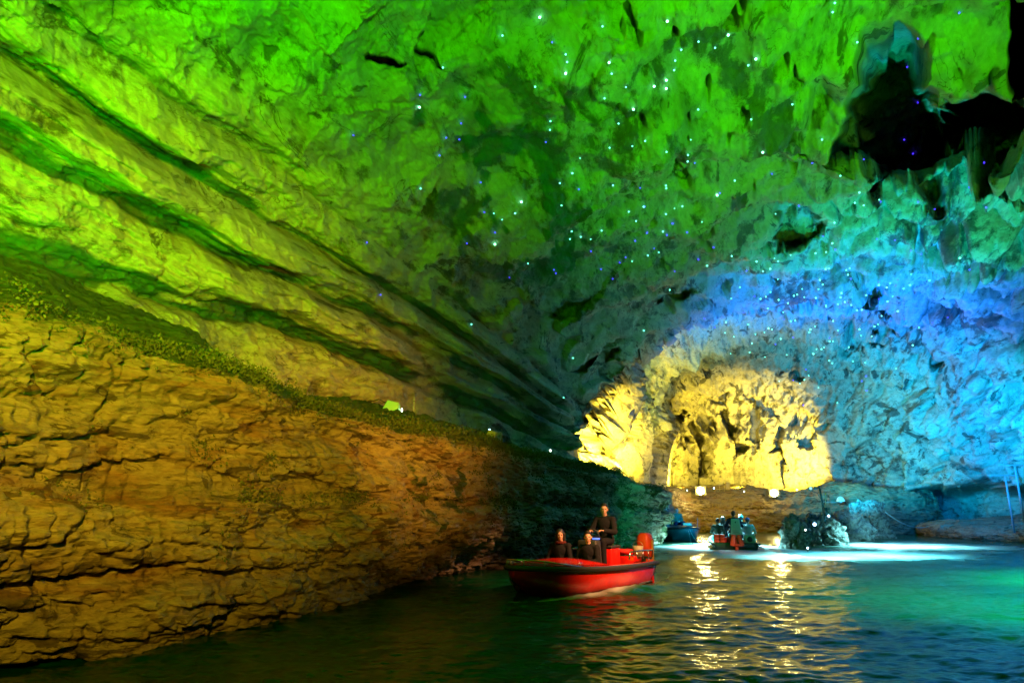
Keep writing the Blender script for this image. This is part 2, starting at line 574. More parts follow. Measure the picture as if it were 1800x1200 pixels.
# back chamber: hanging fluted walls
disp += backm * 2.5 * fbm(X * 0.26, Y * 0.26, Z * 0.09, 3, 61, ridge=True) * sstep(10.5, 6, Z)
disp += backm * 0.30 * fbm(X * 1.4, Y * 1.4, Z * 0.4, 3, 67)
disp *= 1 - 0.45 * sstep(1470, 1560, PX) * sstep(480, 600, PY)
# small pits 
pn = fbm(U * 1.5, S * 0.8, Z * 1.5, 3, 71)
pitmask = (1 - left) * (0.5 + 0.5 * sstep(900, 1200, PX))
disp -= 0.6 * sstep(0.50, 0.62, pn) * pitmask
disp += 0.035 * fbm(X * 4, Y * 4, Z * 5, 3, 81, 0.6)

# big cavities (radial pockets, real depth)
wpx = PX + 27 * fbm(X * 0.45, Y * 0.45, Z * 0.45, 4, 91, 0.55)
wpy = PY + 27 * fbm(X * 0.45, Y * 0.45, Z * 0.45, 4, 95, 0.55)
POCK = [(1572, 225, 74, 118, 5, 6), (1608, 325, 66, 70, 0, 6), (1500, 245, 60, 40, -20, 4), (1745, 200, 74, 66, -25, 6), (1680, 285, 56, 74, 0, 6), (1806, 60, 24, 70, 0, 5),
        (1460, 232, 85, 52, -25, 1.6), (1412, 412, 40, 20, 8, 2.2), (1555, 522, 30, 15, 15, 2), (1545, 596, 62, 13, -8, 1.3), (1640, 405, 22, 28, 0, 2),
        (1620, 672, 36, 26, 20, 1.6), (1790, 350, 60, 50, 0, 1.5), (1440, 738, 30, 34, 0, 1.6), (1392, 655, 24, 11, 0, 1.6), (690, 112, 38, 9, 30, 1.4), (765, 131, 20, 6, 10, 1.0),
        (1340, 735, 13, 22, -20, 1.2), (1130, 700, 9, 24, 35, 1.2), (1212, 795, 20, 48, 4, 2.8), (1298, 770, 17, 46, -15, 2.8), (1175, 735, 16, 30, 20, 2.2), (1385, 765, 14, 22, -30, 2), (1250, 740, 12, 22, 0, 2), (1240, 645, 16, 10, 0, 1), (1345, 705, 28, 9, 30, 1.1),
        (1730, 790, 40, 9, -5, 0.5), (1650, 828, 14, 7, 0, .7), (1270, 690, 12, 12, 0, 1), (1050, 640, 30, 18, -20, 1.0), (1180, 545, 40, 12, -10, .9), (1010, 555, 30, 14, -35, .8)]
rad = np.zeros(T.shape)
for cx, cy, rx, ry, ang, dep in POCK:
    ca, sa = math.cos(R(ang)), math.sin(R(ang))
    qx, qy = (wpx - cx) * ca + (wpy - cy) * sa, -(wpx - cx) * sa + (wpy - cy) * ca
    r_ = np.sqrt((qx / rx) ** 2 + (qy / ry) ** 2)
    rad = np.maximum(rad, (dep * 2.5 if dep > 3 else dep) * (sstep(1.22, 0.78, r_) if dep > 3 else sstep(1.15, 0.72, r_)))
# dark undercut at the foot of the right wall
und = sstep(1480, 1580, PX) * sstep(3.1, 2.2, Z + 0.5 * perlin(X * 0.3, Y * 0.3, Z * 0, 97)) * sstep(10, 20, Y)
rad = np.maximum(rad, 7.0 * und)
infr = (np.abs(np.degrees(A_)) < 46)
V2 = V + N * (np.clip(disp, -2.2, 2.0))[..., None] + D * rad[..., None]
VAULT = V2
# vertex attribute: shade between the beds painted dark, plus random mineral stains
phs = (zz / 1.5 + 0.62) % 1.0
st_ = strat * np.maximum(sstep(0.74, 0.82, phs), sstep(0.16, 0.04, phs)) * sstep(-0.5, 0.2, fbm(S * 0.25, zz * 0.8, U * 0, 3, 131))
big = fbm(U * 0.30, S * 0.16, Z * 0.3, 4, 137, 0.6)
st_ = np.maximum(st_, 0.8 * sstep(0.22, 0.5, big) * (1 - 0.7 * left) * (1 - 0.7 * backm))
st_ = np.maximum(st_, 1.0 * np.exp(-((PX - 0.75 * PY - 640) / 190) ** 2) * sstep(40, 180, PY) * sstep(620, 420, PY) * sstep(-0.25, 0.25, fbm(U * 0.7, S * 0.4, Z * 0.7, 4, 139, 0.6)))  # unlit diagonal band of the crown put into the colour, mottled
vault = grid_mesh("cave_vault", V2, M_VAULT, "structure", {"stain_shade": st_, "algae_shade": st_ * left})


# ------------------------------------------------------------------ ledges and the lower cliff
def resample(pts, ds_fn):
    p = np.array(pts, float)
    # Catmull-Rom to dense, then spacing by ds_fn
    dense = []
    pe = np.vstack([2 * p[0] - p[1], p, 2 * p[-1] - p[-2]])
    for i in range(1, len(pe) - 2):
        for t in np.linspace(0, 1, 60, endpoint=False):
            a, b2, c, d = pe[i - 1], pe[i], pe[i + 1], pe[i + 2]
            dense.append(0.5 * ((2 * b2) + (-a + c) * t + (2 * a - 5 * b2 + 4 * c - d) * t * t + (-a + 3 * b2 - 3 * c + d) * t ** 3))
    dense.append(p[-1])
    dense = np.array(dense)
    L = np.concatenate([[0], np.cumsum(np.linalg.norm(np.diff(dense, axis=0), axis=1))])
    s, out = 0.0, []
    while s < L[-1]:
        q_ = np.array([np.interp(s, L, dense[:, k]) for k in range(dense.shape[1])])
        out.append(np.append(q_, s))
        s += ds_fn(q_)
    return np.array(out)


def ledge(name, base_pts, profile, material, ds_fn, nt_, amp=1.0, seed=100, mossf=None, hook=None, kind="structure", tsm=0.0):
    """base_pts run along the water line, land to the LEFT of the walking direction; profile = (inland offset, height)"""
    B = resample(base_pts, ds_fn)
    tan = np.gradient(B[:, :2], axis=0)
    tan /= np.linalg.norm(tan, axis=1)[:, None]
    if tsm > 0:
        sv = B[:, 3] if B.shape[1] > 3 else B[:, 2]
        dsv = np.gradient(sv)
        Wm = np.exp(-((sv[:, None] - sv[None, :]) / tsm) ** 2) * dsv[None, :]
        tan = Wm @ tan
        tan /= np.linalg.norm(tan, axis=1)[:, None]
    nrm = np.stack([-tan[:, 1], tan[:, 0]], 1)    # inland
    pr = resample(profile, lambda q_: 0.02)
    Lp = pr[-1, 2]
    tt = np.linspace(0, Lp, nt_)
    po = np.interp(tt, pr[:, 2], pr[:, 0])
    pz = np.interp(tt, pr[:, 2], pr[:, 1])
    s = B[:, -1][:, None] + 0 * tt[None, :]
    off = po[None, :] + 0 * s
    z = pz[None, :] + 0 * s
    tparam = tt[None, :] / Lp + 0 * s
    if hook:
        off, z = hook(s, B, off, z, tparam)
    Vx = B[:, 0][:, None] + nrm[:, 0][:, None] * off
    Vy = B[:, 1][:, None] + nrm[:, 1][:, None] * off
    V = np.stack([Vx, Vy, z], -1)
    Nn = normals(V)
    # outward = towards water / up
    test = (Nn[..., 0] * -nrm[:, 0][:, None] + Nn[..., 1] * -nrm[:, 1][:, None] + Nn[..., 2] * 0.7)
    if test.sum() < 0:
        Nn = -Nn
    x, y, zz_ = V[..., 0], V[..., 1], V[..., 2]
    top = sstep(0.35, 0.8, Nn[..., 2])
    zw = zz_ + 0.22 * perlin(s * 0.22, zz_ * 0.3, s * 0, seed) + 0.12 * perlin(s * 0.6, zz_ * 0.8, s * 0, seed + 1)
    d = 0.30 * fbm(s * 0.3, zz_ * 0.55, s * 0 + 3.3, 3, seed + 2)
    for per, am in ((0.85, 0.20), (0.27, 0.075), (0.09, 0.025)):
        ph = (zw / per) % 1.0
        w_ = 0.35 + 0.9 * sstep(-0.35, 0.35, perlin(s * 0.35, zw / per * 0.9, s * 0, seed + 7))
        d += (1 - top) * am * w_ * (np.where(ph < 0.86, 0.35 + 0.65 * np.sin(np.clip(ph / 0.86, 0, 1) * math.pi * 0.9 + 0.25), 0.0) - 0.5)
    f1_, f2_, c_ = worley(s * 0.9 + zz_ * 0.5, zz_ * 1.9, s * 0 + 0.5, seed + 11)
    d += (1 - top) * (0.12 * (c_ - 0.5) - 0.06 * (1 - sstep(0, 0.12, f2_ - f1_)))
    f1_, f2_, c_ = worley(s * 2.4 + zz_ * 1.2, zz_ * 4.2, s * 0 + 0.5, seed + 13)
    d += (1 - top) * (0.07 * (c_ - 0.5) - 0.035 * (1 - sstep(0, 0.14, f2_ - f1_)))
    d += 0.09 * fbm(x * 1.3, y * 1.3, zz_ * 2.8, 4, seed + 17, 0.6) + 0.03 * fbm(x * 7, y * 7, zz_ * 10, 3, seed + 19, 0.6)
    d += -0.05 * (1 - sstep(0, 0.5, worley(x * 4, y * 4, zz_ * 6, seed + 23)[0]))
    V = V + Nn * (d * amp)[..., None]
    ms = None
    if mossf is not None:
        ms = mossf(s, tparam, zz_, Nn, x, y)
    o = grid_mesh(name, V, material, kind, {"moss": ms if ms is not None else np.zeros(z.shape)})
    return o, V, Nn, ms, tparam, s


def Gp(px, py):
    g = G(px, py)
    return (g.x, g.y)


cl_base = [(-9.5, -14), (-8.2, -7), (-7.0, -1), (-5.9, 3.4), Gp(0, 1185), Gp(300, 1135), Gp(450, 1100), Gp(600, 1066), Gp(750, 1031), Gp(880, 1004), Gp(1000, 981), Gp(1100, 965), Gp(1158, 957),
           (5.6, 30.6), (3.0, 32.0), (0.0, 32)]
cl_prof = [(0.3, -0.7), (0.12, -0.1), (0.0, 0.25), (-0.28, 0.9), (-0.38, 1.5), (-0.22, 1.75), (-0.40, 2.1), (-0.50, 2.5), (-0.58, 2.75), (-0.38, 2.98), (0.25, 3.22), (1.1, 3.5), (1.7, 3.52), (2.3, 3.2), (4.2, 2.9)]


def cl_hook(s, B, off, z, tp):
    # crest falls at the nose, undercut where the boat passes
    y = B[:, 1][:, None]
    scale = np.interp(y, [-20, 5, 12, 20, 27, 31], [1.04, 1.04, 1.0, 0.97, 0.93, 0.8])
    nose = sstep(24.5, 29, y)
    z2 = z * scale
    z2 = np.where(z > 2, z2 - nose * 0.9 * sstep(2.0, 3.5, z2), z2)
    z2 = z2 + 0.38 * sstep(13, 6, y) * sstep(1.9, 2.9, z2) + 0.35 * sstep(13, 5, y) * sstep(3.2, 3.6, z2)
    cap = np.interp(y, [22, 27, 30], [4.5, 2.2, 1.3])
    cap = np.where((B[:, 0][:, None] < 5.8) & (y > 30), 1.3, cap)
    off = np.where(off > 0, cap * np.tanh(off / cap), off)
    uc = np.exp(-((y - 15.5) / 3.0) ** 2)
    off = off + uc * 0.8 * sstep(1.2, 0.3, z)
    return off, z2


def cl_moss(s, tp, z, Nn, x, y):
    n1 = fbm(x * 0.8, y * 0.8, z * 0.9, 4, 201, 0.6)
    up = sstep(0.2, 0.65, Nn[..., 2]) * (z > 2.2)
    lip = np.exp(-((z - 3.0 - 0.38 * sstep(13, 6, y)) / 0.28) ** 2) * sstep(4, 6, y) * (tp < 0.75)
    band = np.exp(-((z - 1.72 - 0.15 * perlin(s * 0.2, z * 0, z * 0, 205)) / 0.055) ** 2)
    m_ = np.maximum(up * 0.95, lip * (0.75 + 0.5 * n1))
    m_ = np.maximum(m_, 0.35 * band * sstep(0.0, 0.5, n1))
    m_ = np.maximum(m_, 0.6 * sstep(0.4, 0.8, n1) * sstep(9, 12, y) * (z < 2.4))
    return np.clip(m_, 0, 1)


def ds_cliff(q_):
    d = math.hypot(q_[0], q_[1])
    return max(0.014, d * 0.0021) if q_[1] > 4.0 else 0.15


cliff, CV, CN, CM, CT, CS = ledge("lower_cliff", cl_base, cl_prof, M_CLIFF, ds_cliff, 420, 1.0, 100, cl_moss, cl_hook, tsm=1.3)

bl_base = [(5.2, 33), (7.6, 36.5), (8.9, 40), (10.0, 45.0), (12.5, 48.0), (16, 48.4), (19, 47), (22, 44.5), (24, 44), (27, 44.5)]
bl_prof = [(0.5, -0.7), (0.2, 0.0), (-0.1, 0.7), (-0.2, 1.6), (0.1, 2.3), (0.6, 2.75), (1.8, 2.9), (4, 2.9), (8, 3.2)]
back_ledge, *_ = ledge("back_ledge", bl_base, bl_prof, M_CLIFF, lambda q_: 0.07, 120, 1.3, 300)
rl_base = [(26.5, 47), (24.3, 42), (23.6, 37), (23.8, 32), (22.5, 24), (19, 14), (14, 0)]
rl_prof = [(0.3, -0.7), (0.1, 0.0), (0.0, 0.35), (0.15, 0.6), (0.8, 0.72), (2.5, 0.8), (6, 1.2)]
right_ledge, *_ = ledge("right_ledge", rl_base, rl_prof, M_CLIFF, lambda q_: 0.08, 90, 0.7, 400)


# ------------------------------------------------------------------ water
def water():
    az_ = np.concatenate([np.arange(-180, -44, 3.0), np.arange(-44, 44.01, 0.16), np.arange(47, 180.1, 3.0)])
    # rings whose spacing follows perspective
    py = np.concatenate([[3000, 2200, 1700], np.arange(1400, 1200, -8), np.arange(1200, 930, -1.0), np.arange(930, 903, -1.5)])
    rr = CAMH / np.tan(np.radians(np.clip(np.degrees(np.arctan((py - 600) / FPX)) - math.degrees(PITCH), 0.4, 80)))
    rr = np.concatenate([[0.0], rr])
    A, Rr = np.meshgrid(np.radians(az_), rr, indexing='ij')
    x, y = np.sin(A) * Rr, np.cos(A) * Rr
    amp = 1.0
    h = 0.045 * fbm(x * 0.55, y * 0.9, x * 0, 2, 501) + 0.028 * fbm(x * 1.7 + 3, y * 2.6, x * 0, 3, 507, 0.55)
    h += 0.010 * fbm(x * 5, y * 7, x * 0, 2, 511)
    # wakes of the boats
    def wake(bx, by, hx, hy, a, length):
        s_ = -((x - bx) * hx + (y - by) * hy)
        c_ = (x - bx) * -hy + (y - by) * hx
        v = np.exp(-((np.abs(c_) - 0.9 - s_ * 0.3) / (0.25 + 0.05 * np.abs(s_))) ** 2) * sstep(-2.0, 0.3, s_) * sstep(length, 0, s_)
        return a * v
    h += wake(1.2, 13.9, -0.58, -0.81, 0.10, 8)
    h += wake(8.0, 25.0, 0.2, 0.98, 0.10, 9)
    return np.stack([x, y, h * sstep(60, 30, Rr) * 0.9 + 0 * x], -1)


m = bpy.data.materials.new("lake_water")
m.use_nodes = True
n, l = m.node_tree.nodes, m.node_tree.links
b = n["Principled BSDF"]
geo = n.new("ShaderNodeNewGeometry")
mp = n.new("ShaderNodeMapping")
mp.inputs["Scale"].default_value = (1.0, 1.7, 1.0)
l.new(geo.outputs["Position"], mp.inputs["Vector"])
w1 = n.new("ShaderNodeTexNoise")
w1.inputs["Scale"].default_value = 2.6
w1.inputs["Detail"].default_value = 3
w1.inputs["Roughness"].default_value = 0.5
l.new(mp.outputs[0], w1.inputs["Vector"])
bpn = n.new("ShaderNodeBump")
bpn.inputs["Strength"].default_value = 0.42
bpn.inputs["Distance"].default_value = 0.06
l.new(w1.outputs["Fac"], bpn.inputs["Height"])
l.new(bpn.outputs[0], b.inputs["Normal"])
at = n.new("ShaderNodeAttribute")
at.attribute_name = "foam_glow"
fx = n.new("ShaderNodeMix")
fx.data_type = 'RGBA'
fx.inputs[6].default_value = (0.002, 0.055, 0.014, 1)
fx.inputs[7].default_value = (0.75, 0.8, 0.8, 1)  # wake foam, and the painted glow of lamplit water
l.new(at.outputs["Fac"], fx.inputs[0])
l.new(fx.outputs[2], b.inputs["Base Color"])
rm = n.new("ShaderNodeMapRange")
rm.inputs[3].default_value = 0.19
rm.inputs[4].default_value = 0.7
l.new(at.outputs["Fac"], rm.inputs[0])
l.new(rm.outputs[0], b.inputs["Roughness"])
b.inputs["IOR"].default_value = 1.333
b.inputs["Specular IOR Level"].default_value = 0.34
WV = water()
wx_, wy_ = WV[..., 0], WV[..., 1]


def foam_glow_mask(x, y):
    def line(bx, by, hx, hy, spread, w0, length, back=0.3):
        s_ = -((x - bx) * hx + (y - by) * hy)
        c_ = np.abs((x - bx) * -hy + (y - by) * hx)
        return np.exp(-((c_ - s_ * spread * 0.5) / (w0 + spread * 0.5 * np.maximum(s_, 0))) ** 2) * sstep(-back, 0.2, s_) * sstep(length, length * 0.2, s_)
    n_ = fbm(x * 1.3, y * 1.3, x * 0, 4, 551, 0.6)
    f = 1.0 * line(8.2, 24.8, 0.15, 0.98, 0.25, 0.8, 3.2)
    # bow wave and side wash along the red boat
    s2 = (x - 2.45) * -0.58 + (y - 15.67) * -0.81
    c2 = (x - 2.45) * 0.81 + (y - 15.67) * -0.58
    hb = 0.85 * np.sqrt(np.clip(1 - (np.clip(s2 - 1.2, 0, 9) / 3.0) ** 2, 0, 1))
    f = np.maximum(f, 0.75 * np.exp(-((c2 - hb - 0.10) / 0.13) ** 2) * sstep(-1.0, 1.0, s2) * sstep(4.6, 4.0, s2))
    f = np.maximum(f, 0.6 * np.exp(-((c2 / 0.6) ** 2)) * sstep(0.3, -0.2, s2) * sstep(-3.0, -0.5, s2))
    f = np.clip(f * (0.75 + 0.7 * n_), 0, 1)
    px_, py_ = topix(np.stack([x, y, x * 0], -1))
    water_glow = np.exp(-((x - 8.4) / 3.3) ** 2 - ((y - 27.0) / 5.2) ** 2) + np.exp(-((x - 12.8) / 3.6) ** 2 - ((y - 24.0) / 2.2) ** 2) + np.exp(-((x - 17.3) / 3.8) ** 2 - ((y - 30.5) / 3.8) ** 2)  # lamplit water painted pale in broad zones around the boats
    water_glow = sstep(0.22, 0.8, water_glow + 0.25 * fbm(x * 0.35, y * 0.8, x * 0, 4, 561, 0.6))
    return np.maximum(f, 0.7 * water_glow)


water_o = grid_mesh("water", WV, m, "structure", {"foam_glow": foam_glow_mask(wx_, wy_)})
#OBJECTS
# ================================================================== helpers for objects
def link(o):
    COL.objects.link(o)
    return o


def thing(name, label, cat, loc=(0, 0, 0), rz=0.0, group=None):
    o = link(bpy.data.objects.new(name, None))
    o.empty_display_size = 0.2
    o.location = loc
    o.rotation_euler = (0, 0, rz)
    o["label"] = label
    o["category"] = cat
    if group:
        o["group"] = group
    return o


def tag(o, label, cat, group=None):
    o["label"] = label
    o["category"] = cat
    if group:
        o["group"] = group
    return o


def obj(name, bm, material, parent=None, smooth=True, bevel=0.0):
    bmesh.ops.recalc_face_normals(bm, faces=bm.faces)
    me = bpy.data.meshes.new(name)
    bm.to_mesh(me)
    bm.free()
    for p_ in me.polygons:
        p_.use_smooth = smooth
    me.materials.append(material)
    o = link(bpy.data.objects.new(name, me))
    if parent:
        o.parent = parent
    if bevel:
        md = o.modifiers.new("bevel", 'BEVEL')
        md.width = bevel
        md.segments = 2
        md.limit_method = 'ANGLE'
    return o


def box(bm, c, s, rot=None, taper=1.0):
    M = Matrix.Translation(c) @ (rot.to_4x4() if rot else Matrix.Identity(4))
    r = bmesh.ops.create_cube(bm, size=1.0)
    for v in r['verts']:
        k = taper if v.co.z > 0 else 1.0
        v.co = M @ Vector((v.co.x * s[0] * k, v.co.y * s[1] * k, v.co.z * s[2]))
    return r


def tube(bm, pts, r, seg=8, r2=None):
    pts = [Vector(p_) for p_ in pts]
    rings = []
    n_ = len(pts)
    up = Vector((0, 0, 1))
    for i, p_ in enumerate(pts):
        t = (pts[min(i + 1, n_ - 1)] - pts[max(i - 1, 0)]).normalized()
        a = t.cross(up)
        if a.length < 1e-3:
            a = t.cross(Vector((1, 0, 0)))
        a.normalize()
        b_ = t.cross(a)
        rr = r if r2 is None else r + (r2 - r) * i / (n_ - 1)
        rings.append([bm.verts.new(p_ + a * math.cos(k * 2 * math.pi / seg) * rr + b_ * math.sin(k * 2 * math.pi / seg) * rr) for k in range(seg)])
    for i in range(n_ - 1):
        for k in range(seg):
            bm.faces.new((rings[i][k], rings[i][(k + 1) % seg], rings[i + 1][(k + 1) % seg], rings[i + 1][k]))
    bm.faces.new(rings[0])
    bm.faces.new(rings[-1][::-1])


def ball(bm, c, r, seg=12, rot=None):
    if not hasattr(r, '__len__'):
        r = (r, r, r)
    res = bmesh.ops.create_uvsphere(bm, u_segments=seg, v_segments=max(6, seg * 2 // 3), radius=1.0)
    for v in res['verts']:
        q_ = Vector((v.co.x * r[0], v.co.y * r[1], v.co.z * r[2]))
        if rot:
            q_ = rot @ q_
        v.co = q_ + Vector(c)


def limb(bm, a, b, ra, rb):
    a, b = Vector(a), Vector(b)
    n_ = max(2, int((b - a).length / 0.03))
    tube(bm, [a.lerp(b, i / n_) for i in range(n_ + 1)], ra, 10, rb)
    ball(bm, a, ra, 10)
    ball(bm, b, rb, 10)


def remesh(name, bm, voxel, material, parent=None, smooth_it=3):
    """fuse overlapping volumes into ONE continuous surface"""
    bmesh.ops.recalc_face_normals(bm, faces=bm.faces)
    me = bpy.data.meshes.new(name)
    bm.to_mesh(me)
    bm.free()
    o = link(bpy.data.objects.new(name, me))
    md = o.modifiers.new("fuse", 'REMESH')
    md.mode = 'VOXEL'
    md.voxel_size = voxel
    sm = o.modifiers.new("smooth", 'SMOOTH')
    sm.iterations = smooth_it
    sm.factor = 0.5
    dg = bpy.context.evaluated_depsgraph_get()
    dg.update()
    ev = o.evaluated_get(dg)
    me2 = bpy.data.meshes.new_from_object(ev)
    me2.name = name
    o.modifiers.clear()
    o.data = me2
    bpy.data.meshes.remove(me)
    for p_ in me2.polygons:
        p_.use_smooth = True
    me2.materials.clear()
    me2.materials.append(material)
    if parent:
        o.parent = parent
    return o


SKIN = mat("skin", (0.50, 0.31, 0.21), 0.5, noise_amt=0.08)
HAIRM = mat("black_hair", (0.012, 0.010, 0.009), 0.4, noise_amt=0.3, scale=90, bump=0.4)
EYEM = mat("eye_dark", (0.02, 0.015, 0.012), 0.15)
LIPM = mat("lips", (0.36, 0.15, 0.12), 0.5)
DARKCLOTH = mat("black_jacket_cloth", (0.012, 0.013, 0.016), 0.9, noise_amt=0.4, scale=20, bump=0.5, spec=0.12)
NAVY = mat("navy_cloth", (0.012, 0.016, 0.035), 0.9, noise_amt=0.35, scale=22, bump=0.4, spec=0.15)
MAROON = mat("dark_red_cloth", (0.08, 0.015, 0.012), 0.9, noise_amt=0.35, scale=22, bump=0.4, spec=0.15)
GREENCLOTH = mat("dark_green_cloth", (0.07, 0.15, 0.09), 0.9, noise_amt=0.35, scale=22, bump=0.4, spec=0.15)
GREYCLOTH = mat("grey_green_cloth", (0.05, 0.075, 0.06), 0.85, noise_amt=0.3, scale=22, bump=0.4)
WHITECLOTH = mat("white_blue_cloth", (0.55, 0.6, 0.62), 0.8, noise_amt=0.2, scale=18, bump=0.4)
BLUECLOTH = mat("blue_cloth", (0.03, 0.09, 0.3), 0.8, noise_amt=0.3, scale=18, bump=0.4)
SHOEM = mat("shoe_rubber", (0.02, 0.02, 0.02), 0.6)
REDPAINT = mat("red_gelcoat", (0.62, 0.012, 0.008), 0.25, noise_amt=0.35, scale=7, coat=0.5)
RUBBER = mat("black_rubber", (0.025, 0.027, 0.025), 0.55, noise_amt=0.3, scale=12, bump=0.3)
STEEL = mat("steel_tube", (0.62, 0.62, 0.60), 0.25, 1.0, noise_amt=0.1)
ORANGE_P = mat("orange_plastic", (0.75, 0.07, 0.012), 0.45, noise_amt=0.15, scale=10)
TEALPL = mat("pale_teal_plastic", (0.35, 0.62, 0.60), 0.4, noise_amt=0.1, scale=9)
DARKGREEN = mat("dark_green_gelcoat", (0.015, 0.05, 0.04), 0.35, noise_amt=0.2, scale=5, coat=0.3)
DECK = mat("grey_deck", (0.16, 0.16, 0.14), 0.7, noise_amt=0.25, scale=14, bump=0.3)
YELLOWP = mat("yellow_strap", (0.75, 0.42, 0.03), 0.5)
GREYBOX = mat("grey_cabinet_paint", (0.35, 0.38, 0.37), 0.5, noise_amt=0.15, scale=9)
BLUEBOX = mat("blue_grey_paint", (0.05, 0.12, 0.16), 0.5, noise_amt=0.2, scale=9)
YELBOX = mat("cream_box_paint", (0.6, 0.52, 0.3), 0.55, noise_amt=0.15, scale=9)
WHITEPAINT = mat("white_paint", (0.34, 0.36, 0.37), 0.4, noise_amt=0.08, scale=9)
ROPEM = mat("pale_rope", (0.55, 0.55, 0.5), 0.85, noise_amt=0.25, scale=60, bump=0.5)
BEIGE = mat("beige_plastic", (0.42, 0.4, 0.28), 0.5)
E_WARM = mat("flood_lens_warm", (1, 0.9, 0.5), 0.3, emit=(1.0, 0.80, 0.28), strength=230)
E_BLUEW = mat("lens_blue_white", (0.8, 0.9, 1), 0.3, emit=(0.35, 0.6, 1.0), strength=14)
E_WHITE = mat("lens_white", (0.9, 1, 0.9), 0.3, emit=(0.8, 1.0, 0.8), strength=9)
E_GREEN = mat("lens_green", (0.2, 1, 0.3), 0.3, emit=(0.05, 1.0, 0.12), strength=1.2)
for m_ in (E_BLUEW, E_WHITE, E_GREEN):
    m_.cycles.emission_sampling = 'NONE'


# ------------------------------------------------------------------ people
def hand(bm, wrist, dirv, palm_n, side):
    """palm, four unequal curled fingers and a thumb leaving the side of the palm"""
    d = Vector(dirv).normalized()
    n_ = Vector(palm_n).normalized()
    a = d.cross(n_).normalized() * side
    w_ = Vector(wrist)
    R3 = Matrix((d, a, n_)).transposed()
    ball(bm, w_ + d * 0.045, (0.05, 0.040, 0.016), 10, R3)
    for i, (o_, L) in enumerate(((0.030, 0.070), (0.011, 0.078), (-0.009, 0.073), (-0.028, 0.058))):
        p0 = w_ + d * 0.078 + a * o_
        p1 = p0 + d * L * 0.45 + n_ * 0.006
        p2 = p1 + (d * 0.75 + n_ * 0.65).normalized() * L * 0.33
        p3 = p2 + (d * 0.2 + n_).normalized() * L * 0.26
        limb(bm, p0, p1, 0.0095, 0.009)
        limb(bm, p1, p2, 0.009, 0.0085)
        limb(bm, p2, p3, 0.0085, 0.0075)
    t0 = w_ + d * 0.022 + a * 0.032
    t1 = t0 + (d * 0.6 + a * 0.75 + n_ * 0.3).normalized() * 0.036
    t2 = t1 + (d * 0.9 + a * 0.15 + n_ * 0.5).normalized() * 0.030
    limb(bm, t0, t1, 0.012, 0.0105)
    limb(bm, t1, t2, 0.0105, 0.009)


